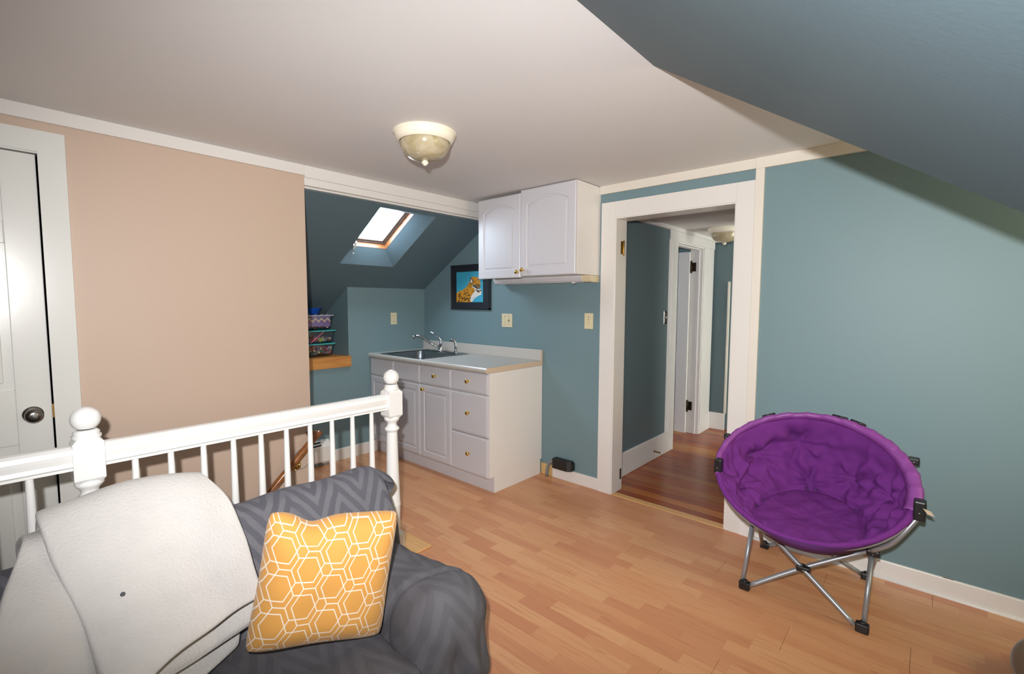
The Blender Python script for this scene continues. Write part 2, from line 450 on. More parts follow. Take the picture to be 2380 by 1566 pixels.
    def build(s, name, mat=None, parent=None, weld=0.0):
        if weld: bmesh.ops.remove_doubles(s.bm, verts=s.bm.verts, dist=weld)
        me = bpy.data.meshes.new(name); s.bm.to_mesh(me); s.bm.free()
        return link(name, me, mat, parent)

def tag(o, label=None, cat=None, group=None, kind=None):
    if label: o['label'] = label
    if cat: o['category'] = cat
    if group: o['group'] = group
    if kind: o['kind'] = kind
    return o
def empty(name, loc, label=None, cat=None, group=None, kind=None):
    o = bpy.data.objects.new(name, None); COL.objects.link(o); o.location = loc; o.empty_display_size = 0.1
    return tag(o, label, cat, group, kind)
def struct(name, mb, mat, label=None):
    return tag(mb.build(name, mat), label, kind='structure')
def bx(*a, **k): return MB().box(*a, **k)

def panel_front(mb, outer, loops, y, depth, mi=0):
    """cabinet front in the XZ plane facing -y; outer & loops are lists of (x,z,dy) loops with equal count; back at y"""
    L = [[(p[0], y-depth+p[2], p[1]) for p in lp] for lp in [outer]+loops]
    back = [(p[0], y, p[1]) for p in outer]
    n = len(outer); pts = back[:]; fs = []
    for lp in L:
        k = len(pts); pts += lp
        fs += [[k-n+i, k-n+(i+1) % n, k+(i+1) % n, k+i] for i in range(n)]
    fs.append(list(range(len(pts)-n, len(pts)))); fs.append(list(range(n))[::-1])
    b = bmesh.new(); vs = [b.verts.new(p) for p in pts]
    for f in fs: b.faces.new([vs[i] for i in f])
    bmesh.ops.recalc_face_normals(b, faces=b.faces)
    mb._merge(b, mi)

def rect_loop(x0, x1, z0, z1, d, dy, top=0.0, arch=0.0, n=10):
    """rectangle inset by d; with arch the upper edge bows up by `arch`; fixed point count"""
    x0 += d; x1 -= d; z0 += d; z1 -= d
    pts = [(x0, z0, dy), (x1, z0, dy)]
    for i in range(n+1):
        t = i/n; x = x1+(x0-x1)*t
        pts.append((x, z1-arch+arch*(1-(2*t-1)**2), dy))
    return pts

def knob(parent, c, d=(0, -1, 0), mat='brass', r=0.0155):
    return MB().lathe([(0.009, 0), (0.009, 0.002), (0.0055, 0.005), (0.0055, 0.012), (r*0.8, 0.016), (r, 0.021), (r*0.9, 0.026), (r*0.5, 0.030), (0, 0.031)], c, d, 18).build('knob', mat, parent)

# ================================================================== the room shell
HC = 2.187; XK = -0.9456
rng = random.Random(4)

mb = MB()
mb.box(-1.0, 4.3, -1.44, 0.0, -0.14, -0.0085)
mb.box(0.64, 4.3, -5.3, -1.44, -0.14, -0.0085)
mb.box(-1.0, -0.12, -2.3, -1.44, -0.14, -0.0085)
floor = struct('floor', mb, 'slot')
full = None
def plank(x0, x1, y0, y1):
    global full
    g = 0.0005
    L = x1-x0
    if abs(L-1.2) < 1e-6 and abs((y1-y0)-0.195) < 1e-6:
        if full is None:
            o = MB().box(g, 1.2-g, g, 0.195-g, -0.008, 0, 0.0004, 1).build('plank', 'laminate', floor); full = o
        else:
            o = full.copy(); COL.objects.link(o)
        o.location = (x0, y0, 0)
    else:
        o = MB().box(g, L-g, g, (y1-y0)-g, -0.008, 0, 0.0004, 1).build('plank', 'laminate', floor)
        o.location = (x0, y0, 0)
edges = [0.0]+[-0.15-0.195*k for k in range(27)]
seam = {0: 2.924, 4: 1.27, 5: 0.338, 6: 2.309, 3: 1.66, 2: 0.9}
for r in range(26):
    y1, y0 = edges[r], edges[r+1]
    xs, xe = (XK, 4.25) if y1 > -1.33 else (0.645, 4.25)
    s0 = seam.get(r, rng.uniform(0, 1.2)); s0 -= 1.2*math.ceil((s0-xs)/1.2-1e-9)
    x = xs; nx = s0+1.2
    while nx <= x+1e-6: nx += 1.2
    while x < xe-1e-6:
        plank(x, min(nx, xe), max(y0, -5.25), y1); x = nx; nx += 1.2

# ceiling: flat over the middle of the room and on into the dormer
mb = MB(); mb.box(-0.02, 2.13, -5.3, 0.06, HC, HC+0.08); mb.box(2.13, 4.3, -1.374, 0.06, HC, HC+0.08)
struct('ceiling', mb, 'ceil')
# sloping ceiling on the right, ending at the dormer
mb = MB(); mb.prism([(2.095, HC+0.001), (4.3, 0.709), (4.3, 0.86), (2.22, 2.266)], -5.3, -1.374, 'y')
struct('ceiling_slope', mb, 'teal_slope_dimmed')
mb = MB(); mb.prism([(2.13, HC), (4.3, 0.735), (4.3, HC)], -1.45, -1.38, 'y')
struct('wall_dormer_cheek', mb, 'teal')
mb = MB(); mb.box(4.2, 4.3, -5.3, -1.38, 0, 0.80); mb.box(4.2, 4.3, -1.38, 0.1, 0, 0.95); mb.box(4.2, 4.3, -1.38, 0.1, 1.95, HC)
mb.box(4.2, 4.3, -1.38, -1.15, 0.95, 1.95); mb.box(4.2, 4.3, -0.25, 0.1, 0.95, 1.95)
struct('wall_right', mb, 'teal')
mb = MB(); mb.box(-0.2, 1.4, -5.35, -5.2, -1.8, HC); mb.box(2.6, 4.3, -5.3, -5.2, 0, HC)
mb.box(1.4, 2.6, -5.3, -5.2, 0, 0.75); mb.box(1.4, 2.6, -5.3, -5.2, 1.55, HC)
struct('wall_front', mb, 'teal')

# back wall with the hall doorway
mb = MB()
mb.prism([(-1.75, -0.05), (1.19, -0.05), (1.19, 2.26), (0.0, 2.26), (-0.10, 2.08), (-1.75, 1.06)], 0, 0.12, 'y'); mb.box(1.98, 4.3, 0, 0.12, -0.05, 2.32); mb.box(1.19, 1.98, 0, 0.12, 1.965, 2.32)
struct('wall_back', mb, 'teal')
# pink wall beside the stairs, with its door opening
mb = MB()
mb.box(-0.12, 0, -2.764, -1.625, -1.7, HC); mb.box(-0.12, 0, -5.2, -3.48, -1.7, HC)
mb.box(-0.12, 0, -3.48, -2.764, 1.996, HC); mb.box(-0.12, 0, -3.48, -2.764, -1.7, 0.0)
mb.box(-0.14, -0.12, -3.55, -2.70, -0.1, 2.1)
struct('wall_left', mb, 'pink')
# knee wall of the alcove, with the niche
mb = MB()
mb.box(XK-0.10, XK, -0.83, 0, 0, 1.56); mb.box(XK-0.10, XK, -2.3, -0.83, 0, 0.81)
mb.box(-1.75, XK-0.10, -0.83, -0.73, 0.70, 1.56); mb.box(-1.75, -1.68, -2.3, -0.83, 0.70, 1.3)
mb.box(-1.75, -0.12, -2.3, -2.2, 0, 2.2)
struct('wall_alcove', mb, 'teal')

# sloping alcove ceiling with the flared skylight well
ANG = math.atan(0.6165); SV = Vector((math.cos(ANG), 0, math.sin(ANG))); NV = Vector((-math.sin(ANG), 0, math.cos(ANG)))
P0 = Vector((XK, 0, 1.502))
def sl(s, y, n=0.0): return P0+SV*s+NV*n+Vector((0, y, 0))
o0, o1, ya, yb = -0.95, 1.05, -2.25, 0.0
i0, i1, yc, yd = 0.333, 1.019, -1.05, -0.554
f0, f1, ye, yf = 0.447, 0.905, -0.962, -0.653
outer = [(o0, ya), (o0, yb), (o1, yb), (o1, ya)]; inner = [(i0, yc), (i0, yd), (i1, yd), (i1, yc)]; fr = [(f0, ye), (f0, yf), (f1, yf), (f1, ye)]
pts = [sl(*p) for p in outer]+[sl(*p) for p in inner]+[sl(p[0], p[1], 0.10) for p in fr]+[sl(p[0], p[1], 0.10) for p in outer]
fs = []
for i in range(4):
    j = (i+1) % 4
    fs += [[i, j, 4+j, 4+i], [4+i, 4+j, 8+j, 8+i], [8+i, 8+j, 12+j, 12+i], [i, j, 12+j, 12+i]]
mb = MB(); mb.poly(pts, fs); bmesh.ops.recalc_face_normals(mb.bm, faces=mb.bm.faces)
struct('ceiling_alcove', mb, 'teal_slope_dimmed')

# beam and trims
struct('trim_1', MB().box(-0.10, 0.012, -1.625, -0.001, 2.117, HC, 0.002).box(-0.09, 0.004, -1.625, -0.001, 2.072, 2.117, 0.002).box(-0.09, -0.03, -1.625, -0.001, 2.062, 2.074), 'white')
struct('trim_2', MB().box(0, 0.012, -5.2, -1.625, 2.127, HC, 0.002), 'white')
struct('trim_3', MB().box(1.066, 2.0735, -0.018, 0, 2.130, HC, 0.002), 'cream')
struct('trim_4', MB().box(2.0735, 4.2, -0.021, 0, 2.127, HC, 0.002), 'cream')
struct('trim_5', MB().box(2.0735, 2.1185, -0.020, 0, 0.0, 2.127, 0.002), 'cream')
# doorway casing and jambs
mb = MB()
mb.box(1.083, 1.191, -0.020, 0, 0, 2.068, 0.002); mb.box(1.976, 2.0735, -0.019, 0, 0, 2.068, 0.002); mb.box(1.191, 1.976, -0.019, 0, 1.958, 2.068, 0.002)
mb.box(1.176, 1.199, -0.014, 0.135, 0, 1.954, 0.002); mb.box(1.968, 1.992, -0.014, 0.135, 0, 1.954, 0.002); mb.box(1.176, 1.992, -0.014, 0.135, 1.950, 1.975, 0.002)
struct('trim_6', mb, 'white')
# baseboards
struct('baseboard_1', MB().box(0.672, 1.083, -0.016, 0, 0, 0.088, 0.003), 'white')
struct('baseboard_2', MB().box(2.075, 4.2, -0.016, 0, 0, 0.090, 0.004).cyl((2.1185, -0.016, 0.0), (4.2, -0.016, 0.0), 0.014, n=12).box(2.06, 2.1185, -0.026, 0, 0, 0.085, 0.003), 'bbchip')
struct('baseboard_3', MB().box(XK, XK+0.016, -1.04, -0.55, 0, 0.103, 0.003), 'white')
struct('baseboard_4', MB().box(0.552, 0.672, -0.006, 0, 0, 0.088), 'conduitwood')

# ------------------------------------------------------------------ hall beyond the doorway
floor2 = struct('floor_hall', MB().box(-1.0, 3.4, 0.0, 3.2, -0.14, -0.010), 'slot')
y = 0.046; fp = None
while y < 3.0:
    if fp is None:
        fp = MB().box(0, 1.75, 0.0004, 0.0826, -0.009, 0, 0.0006, 1).build('plank', 'fir', floor2); o = fp
    else:
        o = fp.copy(); COL.objects.link(o)
    o.location = (0.95, y, 0); y += 0.083
for k in range(12):
    o = fp.copy(); COL.objects.link(o); o.location = (-0.8, 1.2+0.083*k, 0)
struct('trim_7', MB().box(1.199, 1.968, -0.012, 0.046, -0.009, 0.003, 0.002), 'nosing')
mb = MB()
mb.box(0.95, 1.068, 0.12, 1.33, 0, 2.06); mb.box(0.95, 1.068, 1.995, 2.45, 0, 2.06); mb.box(0.95, 1.068, 1.33, 1.995, 1.945, 2.06)
struct('wall_hall_left', mb, 'teal_hall_dimmed')
struct('wall_hall_end', MB().box(0.9, 1.235, 2.336, 2.44, 0, 2.06).box(1.14, 1.235, 2.44, 3.0, 0, 2.06), 'teal_hall_dimmed')
struct('wall_hall_far', MB().box(1.1, 2.8, 3.0, 3.1, 0, 2.06), 'olive')
mb = MB(); mb.box(2.08, 2.18, 0.12, 1.50, 0, 2.06); mb.box(2.08, 2.18, 2.3, 3.1, 0, 2.06); mb.box(2.08, 2.18, 1.50, 2.3, 1.95, 2.06)
struct('wall_hall_right', mb, 'teal')
mb = MB(); mb.box(2.18, 3.4, 1.1, 1.2, 0, 2.06); mb.box(2.18, 3.4, 2.7, 2.8, 0, 2.06)
mb.box(3.3, 3.4, 1.2, 1.6, 0, 2.06); mb.box(3.3, 3.4, 2.3, 2.7, 0, 2.06); mb.box(3.3, 3.4, 1.6, 2.3, 0, 0.5); mb.box(3.3, 3.4, 1.6, 2.3, 1.9, 2.06)
struct('wall_unseen_side_room', mb, 'ceil')  # unseen room, shaped so daylight enters the far hall as a narrow beam
struct('ceiling_hall', MB().box(-1.0, 3.4, 0.12, 3.1, 2.06, 2.14), 'ceil')
struct('wall_bedroom', MB().box(-1.0, 0.95, 2.10, 2.2, 0, 2.06).box(-1.0, -0.9, 0.12, 0.65, 0, 2.06).box(-1.0, -0.9, 1.65, 2.2, 0, 2.06).box(-1.0, -0.9, 0.65, 1.65, 0, 0.95).box(-1.0, -0.9, 0.65, 1.65, 1.85, 2.06).box(-1.0, 0.95, 0.12, 0.2, 0, 2.06), 'teal')
struct('trim_8', MB().box(1.068, 1.092, 0.12, 2.336, 2.022, 2.06, 0.003).box(1.068, 1.235, 2.312, 2.336, 2.020, 2.06, 0.003), 'hallwhite')
mb = MB()
mb.box(1.068, 1.078, 1.165, 1.20, 0.18, 2.022, 0.002); mb.box(1.068, 1.088, 1.20, 1.325, 0, 1.94, 0.003)
mb.box(1.068, 1.086, 1.165, 2.30, 1.94, 2.022, 0.003)
mb.box(1.068, 1.088, 1.998, 2.12, 0, 1.94, 0.004); mb.box(1.068, 1.078, 2.12, 2.30, 0.18, 1.94, 0.003); mb.box(1.068, 1.083, 2.12, 2.31, 0, 0.185, 0.003)
mb.box(0.945, 1.075, 1.325, 1.34, 0, 1.93); mb.box(0.945, 1.075, 1.985, 2.0, 0, 1.93); mb.box(0.945, 1.075, 1.325, 2.0, 1.925, 1.945)
mb.box(1.03, 1.045, 1.972, 1.985, 0, 1.925, 0.002); mb.box(1.03, 1.045, 1.34, 1.985, 1.912, 1.925, 0.002)
struct('trim_9', mb, 'hallwhite')
struct('baseboard_5', MB().box(1.068, 1.090, 0.12, 1.20, 0, 0.192, 0.006).box(1.068, 1.235, 2.314, 2.336, 0, 0.186, 0.006), 'hallwhite')
struct('trim_10', MB().box(1.228, 1.246, 2.30, 2.336, 0.186, 1.60, 0.003), 'cream')

# shaded glazes unseen windows; its tints are made up to set the daylight
def tint_pane(n, bounds, k, c=(1, 1, 1)): struct('window_%d' % n, MB().box(*bounds), glass_thin('dimming_glass_%d' % n, (k*c[0], k*c[1], k*c[2], 1), 0.03))
tint_pane(2, (4.23, 4.24, -1.15, -0.25, 0.95, 1.95), 0.42, (1, 0.84, 0.60))  # warm tint stands in for light bounced off the floor
tint_pane(3, (1.4, 2.6, -5.25, -5.24, 0.75, 1.55), 0.045)
tint_pane(4, (3.34, 3.35, 1.6, 2.3, 0.5, 1.9), 0.60, (1, 0.92, 0.80))
tint_pane(5, (-0.96, -0.95, 0.65, 1.65, 0.95, 1.85), 0.28)

# hall door standing open into the bedroom
t = empty('door_2', (0.965, 1.955, 0.012), 'open white panelled door on dark hinges, seen through the hall doorway', 'door', kind='structure')
def panel_door(parent, place, wd, ht, th, rows, mat, stile=0.105, mid=0.09):
    """six-panel door; place(u, d, z) puts width u, depth d, height z in the world; the panels are recessed and raised"""
    def bxx(mb, u0, u1, d0, d1, z0, z1, bev=0.003):
        a, b = place(u0, d0, z0), place(u1, d1, z1)
        mb.box(min(a[0], b[0]), max(a[0], b[0]), min(a[1], b[1]), max(a[1], b[1]), z0, z1, bev)
    mb = MB()
    cols = [(stile, (wd-mid)/2), ((wd+mid)/2, wd-stile)]
    for u0, u1 in ((0, stile), ((wd-mid)/2, (wd+mid)/2), (wd-stile, wd)): bxx(mb, u0, u1, 0, th, 0, ht)
    zs = [0]+[z for r in rows for z in r]+[ht]
    for z0, z1 in zip(zs[::2], zs[1::2]):
        for u0, u1 in cols: bxx(mb, u0, u1, 0, th, z0, z1)
    mb.build('door_frame', mat, parent)
    for z0, z1 in rows:
        for u0, u1 in cols:
            mb = MB(); bxx(mb, u0, u1, 0.010, th-0.010, z0, z1, 0); bxx(mb, u0+0.03, u1-0.03, 0.003, th-0.003, z0+0.03, z1-0.03, 0.006)
            mb.build('door_panel', mat, parent)
panel_door(t, lambda u, d, z: (0.955-u, 1.945+d, z), 0.68, 1.90, 0.035, [(0.20, 0.72), (0.86, 1.44), (1.56, 1.76)], 'hallwhite')
for z in (0.29, 1.745):
    MB().box(0.956, 1.008, 1.972, 1.984, z-0.045, z+0.045, 0.001).cyl((0.966, 1.962, z-0.062), (0.966, 1.962, z+0.062), 0.008, n=10).build('hinge', 'bronze', t)
# jamb hinge and latch plate on the doorway itself
t = empty('brass_hinge', (1.199, 0.07, 1.76), 'brass hinge left high on the empty doorway jamb', 'hinge')
MB().box(1.199, 1.201, 0.05, 0.085, 1.715, 1.805).build('leaf', 'oldbrass', t)
MB().lathe([(0, 0), (0.004, 0.002), (0.006, 0.008), (0.006, 0.10), (0.004, 0.106), (0, 0.108)], (1.203, 0.088, 1.706), n=10).build('barrel', 'oldbrass', t)
tag(MB().box(1.199, 1.2005, 0.10, 0.122, 0.08, 0.16).build('jamb_mortise', 'slot'), 'empty hinge mortise low on the doorway jamb', 'hinge')

# ------------------------------------------------------------------ door on the pink wall
t = empty('door_1', (-0.02, -2.769, 0.0), 'white six-panel door with a pewter knob on the pink wall', 'door', kind='structure')
panel_door(t, lambda u, d, z: (-0.004-d, -2.769-u, z), 0.70, 1.988, 0.035, [(0.20, 0.765), (1.0, 1.61), (1.70, 1.86)], 'doorwhite', 0.108, 0.09)
kb = MB().lathe([(0.034, 0), (0.034, 0.003), (0.028, 0.006), (0.014, 0.008), (0.012, 0.02), (0.02, 0.028), (0.029, 0.036), (0.030, 0.044), (0.024, 0.052), (0.012, 0.056), (0, 0.057)], (-0.004, -2.829, 0.889), (1, 0, 0), 24).build('door_knob', 'pewter', t)
MB().lathe([(0.010, 0.0535), (0.010, 0.059), (0.006, 0.060), (0, 0.060)], (-0.004, -2.829, 0.889), (1, 0, 0), 16).build('privacy_button', 'chrome', kb)
MB().box(-0.006, 0.0, -2.769, -2.762, 0.865, 0.925).build('latch_plate', 'oldbrass', t)
mb = MB()
mb.box(0, 0.018, -2.764, -2.676, 0, 2.086); mb.box(0, 0.018, -3.56, -3.475, 0, 2.086); mb.box(0, 0.018, -3.475, -2.764, 1.998, 2.086)
mb.box(-0.12, 0.006, -2.764, -2.755, 0, 1.996); mb.box(-0.12, 0.006, -3.49, -3.475, 0, 1.996); mb.box(-0.12, 0.006, -3.475, -2.764, 1.992, 2.003)
struct('trim_11', mb, 'doorwhite')

# ------------------------------------------------------------------ stairs, railing and wall rail
t = empty('staircase', (0.32, -1.47, -1.6), 'wooden stairs dropping away behind the railing along the pink wall', 'stairs', kind='structure')
for k in range(8):
    MB().box(0.002, 0.638, -1.47-0.25*(k+1)-0.03, -1.47-0.25*k, -0.20*(k+1)-0.03, -0.20*(k+1), 0.004).build('tread', 'stair', t)
    MB().box(0.002, 0.638, -1.475-0.25*k, -1.45-0.25*k, -0.20*(k+1), -0.20*k-0.01).build('riser', 'white', t)
struct('floor_lower', MB().box(-0.2, 0.75, -5.35, -1.35, -1.8, -1.7), 'stair')
struct('wall_stairwell', MB().box(-0.2, 0.75, -1.44, -1.36, -1.7, -0.15).box(0.60, 0.645, -5.3, -1.45, -1.7, -0.012), 'white')
tag(MB().box(0.002, 0.815, -1.45, -1.335, 0.0, 0.011, 0.004).build('stair_nosing', 'nosing'), 'pale oak nosing board at the head of the stairs', 'nosing', kind='structure')

XR = 0.70
rail = empty('stair_railing', (XR, -1.508, 0), 'white painted stair railing with turned newel posts and ball caps', 'railing')
def newel(y):
    mb = MB(); h = 0.0415
    z0, z1 = 0.768, 0.893
    # square blocks with turned work between
    mb.box(XR-h, XR+h, y-h, y+h, 0.0, 0.105, 0.003)
    def frust(za, zb, ra, rb):    # chamfer between square block and turning
        a = [(XR-ra, y-ra, za), (XR+ra, y-ra, za), (XR+ra, y+ra, za), (XR-ra, y+ra, za)]; b = [(XR-rb, y-rb, zb), (XR+rb, y-rb, zb), (XR+rb, y+rb, zb), (XR-rb, y+rb, zb)]
        mb.poly(a+b, [[0, 1, 5, 4], [1, 2, 6, 5], [2, 3, 7, 6], [3, 0, 4, 7], [3, 2, 1, 0], [4, 5, 6, 7]])
    frust(0.105, 0.130, h, 0.026); frust(0.748, z0, 0.026, h); mb.box(XR-h, XR+h, y-h, y+h, z0, z1, 0.0015); frust(z1, z1+0.016, h, 0.026)
    mb.lathe([(0.020, 0.11), (0.034, 0.132), (0.038, 0.150), (0.036, 0.20), (0.0395, 0.262), (0.041, 0.268), (0.041, 0.274), (0.039, 0.279), (0.0385, 0.30), (0.033, 0.47), (0.0285, 0.672), (0.0285, 0.678), (0.035, 0.684), (0.040, 0.692), (0.036, 0.700),
              (0.028, 0.706), (0.0245, 0.717), (0.027, 0.728), (0.036, 0.738), (0.041, 0.746), (0.040, 0.754), (0.03, 0.768)], (XR, y, 0), n=28)
    mb.lathe([(0.034, 0.900), (0.040, 0.906), (0.041, 0.914), (0.035, 0.920), (0.037, 0.926), (0.031, 0.932), (0.023, 0.938)] +
             [(0.0415*math.cos(a), 0.971+0.0415*math.sin(a)) for a in [math.radians(d) for d in range(-56, 91, 9)]], (XR, y, 0), n=28)
    return mb.build('newel_post', 'railwhite', rail)
for y in (-1.508, -2.737): newel(y)
def rail_prof(y0, y1):
    p = [(-0.021, 0.803), (0.021, 0.803), (0.021, 0.812), (0.027, 0.818), (0.024, 0.832), (0.030, 0.850), (0.033, 0.862), (0.029, 0.876), (0.016, 0.884), (0, 0.886)]
    poly = p+[(-a, b) for a, b in p[::-1][1:-2]]+[(-0.021, 0.812)]
    MB().prism([(XR+a, b) for a, b in poly], y0, y1, 'y').build('top_rail', 'railwhite', rail)
rail_prof(-2.6955, -1.5495); rail_prof(-4.9, -2.7785)
ys = [-1.632-0.1085*k for k in range(10)]+[-2.881-0.1085*k for k in range(18)]
bal = None
for y in ys:
    if bal is None:
        bal = MB().lathe([(0.017, 0.0), (0.017, 0.18), (0.0185, 0.20), (0.0175, 0.22), (0.0175, 0.30), (0.0105, 0.795), (0.0105, 0.806)], (0, 0, 0), n=16).build('baluster', 'railwhite', rail); o = bal
    else:
        o = bal.copy(); COL.objects.link(o); o.parent = rail; o.matrix_parent_inverse = bal.matrix_parent_inverse.copy()
    o.location = (XR, y, 0)

t = empty('wall_handrail', (0.07, -1.61, 0.55), 'round stained oak handrail sloping down the pink wall beside the stairs', 'handrail')
MB().tube([(0.07, -1.60, 0.575), (0.07, -1.64, 0.545), (0.07, -1.75, 0.437), (0.07, -3.1, -0.89)], 0.021, 14).build('rail', 'handrail', t)
MB().cyl((0.072, -1.615, 0.566), (0.0, -1.64, 0.560), 0.019, n=14).build('wall_return', 'handrail', t)
for y, z in ((-1.735, 0.425), (-2.75, -0.57)):
    MB().cyl((0.0, y, z-0.05), (0.006, y, z-0.05), 0.024, n=14).tube([(0.004, y, z-0.052), (0.045, y, z-0.055), (0.066, y, z-0.04), (0.07, y, z-0.012)], 0.007, 8).build('bracket', 'brass', t)

# ================================================================== skylight
t = empty('window_1', sl(0.676, -0.8, 0.10), 'small roof window with a weathered pine frame in the teal slope', 'skylight', kind='structure')
def slbox(s0, s1, y0, y1, n0, n1, bev=0.0):
    m = Matrix((SV, (0, 1, 0), NV)).transposed().to_4x4(); m.translation = P0
    return MB().box(s0, s1, y0, y1, n0, n1, bev, 2, mat=m)
slbox(f0-0.03, f0, ye-0.03, yf+0.03, 0.098, 0.178, 0.002).build('frame_rail', 'winwood', t)
slbox(f1, f1+0.03, ye-0.03, yf+0.03, 0.098, 0.178, 0.002).build('frame_rail', 'winwood', t)
slbox(f0, f1, yf, yf+0.03, 0.098, 0.178, 0.002).build('frame_stile', 'winwood', t)
slbox(f0, f1, ye-0.03, ye, 0.098, 0.178, 0.002).build('frame_stile', 'winwood', t)
for n0, n1, wd in ((0.150, 0.170, 0.034), (0.144, 0.150, 0.012)):
    mat = 'gasket'
    mbs = [(f0, f0+wd, ye, yf), (f1-wd, f1, ye, yf), (f0+wd, f1-wd, yf-wd, yf), (f0+wd, f1-wd, ye, ye+wd)]
    for q in mbs: slbox(*q, n0, n1, 0.002).build('sash' if wd > 0.02 else 'sash_bead', mat, t)
slbox(f0+0.024, f1-0.024, ye+0.024, yf-0.024, 0.157, 0.160).build('pane', 'pane', t)
a = sl(0.475, -0.945, 0.115)
MB().cyl(a, a+NV*-0.022, 0.014, 0.011, 12).tube([a+NV*-0.018, a+NV*-0.024+SV*-0.015, a+NV*-0.030+SV*-0.055, a+NV*-0.034+SV*-0.072, a+NV*-0.06+SV*-0.078], 0.007, 8).build('crank_handle', 'white', t)

# ================================================================== ceiling lights
def ceiling_light(name, loc, label, R=0.152, proto=None):
    x, y, z = loc
    t = empty(name, loc, label, 'ceiling light')
    MB().lathe([(R*0.98, 0), (R, -0.004), (R, -0.010), (R*0.955, -0.014), (R*0.95, -0.018), (R*0.90, -0.034), (R*0.86, -0.043), (R*0.83, -0.045), (R*0.815, -0.049), (R*0.79, -0.048), (R*0.78, -0.03), (0, -0.03)], loc, n=48).build('base_ring', 'fixture', t)
    pr = [(R*0.785*math.cos(a)**0.75, -0.044-0.088*math.sin(a)) for a in [math.radians(q) for q in (0, 8, 16, 25, 35, 45, 55, 65, 75, 83)]]+[(0, -0.132)]
    MB().lathe(pr, loc, n=48).build('glass_bowl', 'alabaster', t)
    MB().lathe([(0, -0.128), (0.009, -0.129), (0.014, -0.134), (0.0165, -0.139), (0.0165, -0.144), (0.010, -0.149), (0.008, -0.153), (0, -0.156)], loc, n=20).build('finial', 'fixture', t)
    return t
ceiling_light('ceiling_light', (0.985, -1.490, HC), 'cream flush ceiling light with an alabaster bowl over the room')
ceiling_light('ceiling_light', (1.395, 1.62, 2.06), 'flush ceiling light with a tan bowl in the hall beyond the doorway', 0.15)

# ================================================================== wall cabinet
DF = -0.315; TH = 0.019
t = empty('wall_cabinet', (0.61, 0, 1.56), 'white two-door wall cabinet with arched panels under the ceiling', 'cabinet')
MB().box(0.148, 1.064, -0.294, 0, 1.567, 2.160, 0.001).box(0.586, 1.064, -0.294, 0, 2.160, 2.182).build('body', 'cabside', t)
def arch_door(x0, x1, z0, z1, kx, kz):
    mb = MB(); n = 12
    outer = rect_loop(x0, x1, z0, z1, 0, 0.005, n=n)
    lp = [rect_loop(x0, x1, z0, z1, 0.006, 0.0, n=n)]
    for d, dy, ar in ((0.058, 0.0, 0.045), (0.064, 0.006, 0.045), (0.070, 0.006, 0.045), (0.082, 0.001, 0.045)):
        lp.append(rect_loop(x0, x1, z0, z1, d, dy, arch=ar, n=n))
    panel_front(mb, outer, lp, -0.2955, TH)
    d = mb.build('door', 'foil', t)
    knob(d, (kx, -0.2955-TH, kz))
arch_door(0.1465, 0.5815, 1.556, 2.164, 0.563, 1.597)
arch_door(0.5845, 1.064, 1.565, 2.181, 0.613, 1.611)
u = empty('under_cabinet_light', (0.6, 0, 1.565), 'long white light fixture fixed beneath the wall cabinet', 'light fixture')
MB().prism([(0, 1.5655), (-0.135, 1.5655), (-0.135, 1.552), (-0.118, 1.528), (-0.105, 1.522), (0, 1.522)], 0.14, 0.995, 'x').build('housing', 'foil', u)
MB().prism([(0, 1.5655), (-0.128, 1.5655), (-0.128, 1.552), (-0.112, 1.526), (-0.10, 1.520), (0, 1.520)], 0.995, 1.062, 'x').build('end_cap', 'ivory', u)
MB().box(0.20, 0.95, -0.125, -0.02, 1.5205, 1.523).build('diffuser', 'white', u)
MB().box(0.90, 0.925, -0.11, -0.10, 1.511, 1.522, 0.002).build('switch', 'white', u)

# ================================================================== base cabinets
YF = -0.602
def slab_front(par, x0, x1, z0, z1, name, kn=None, panel=False):
    mb = MB(); n = 6
    outer = rect_loop(x0, x1, z0, z1, 0, 0.007, n=n)
    lp = [rect_loop(x0, x1, z0, z1, 0.004, 0.003, n=n), rect_loop(x0, x1, z0, z1, 0.010, 0.0025, n=n), rect_loop(x0, x1, z0, z1, 0.014, 0.0, n=n)]
    if panel:
        for d, dy in ((0.052, 0.0), (0.057, 0.006), (0.063, 0.006), (0.078, 0.001)): lp.append(rect_loop(x0, x1, z0, z1, d, dy, n=n))
    panel_front(mb, outer, lp, YF, TH)
    d = mb.build(name, 'foil', par)
    if kn: knob(d, (kn[0], YF-TH, kn[1]))
    return d
def carcass(par, x0, x1, end=False, hollow=False):
    mb = MB()
    if hollow:
        mb.box(x0, x0+0.016, YF, -0.004, 0.118, 0.875); mb.box(x1-0.016, x1, YF, -0.004, 0.118, 0.875); mb.box(x0, x1, YF, -0.004, 0.118, 0.134)
        mb.box(x0, x1, -0.012, -0.004, 0.118, 0.875); mb.box(x0, x1, YF, YF+0.006, 0.118, 0.875)
    else: mb.box(x0, x1, YF, -0.004, 0.118, 0.875)
    mb.box(x0, x1-(0.001 if end else 0), -0.5495, -0.02, 0.0, 0.118)
    mb.build('body', 'cabside', par)
    MB().box(x0, x1-(0.004 if end else 0), -0.5515, -0.5475, 0.0, 0.116).build('toe_kick', 'foil', par)
XS = [-0.9436, -0.584, -0.220, 0.163, 0.5546]
t = empty('sink_base_cabinet', (-0.58, -0.3, 0), 'white sink base cabinet with two panelled doors below two blank fronts', 'cabinet')
carcass(t, XS[0], XS[2]-0.0005, hollow=True)
for i in (0, 1):
    slab_front(t, XS[i]+0.0015, XS[i+1]-0.0015, 0.720, 0.868, 'false_front')
    slab_front(t, XS[i]+0.0015, XS[i+1]-0.0015, 0.121, 0.715, 'door', (XS[1]+(-0.045 if i == 0 else 0.045), 0.675), True)
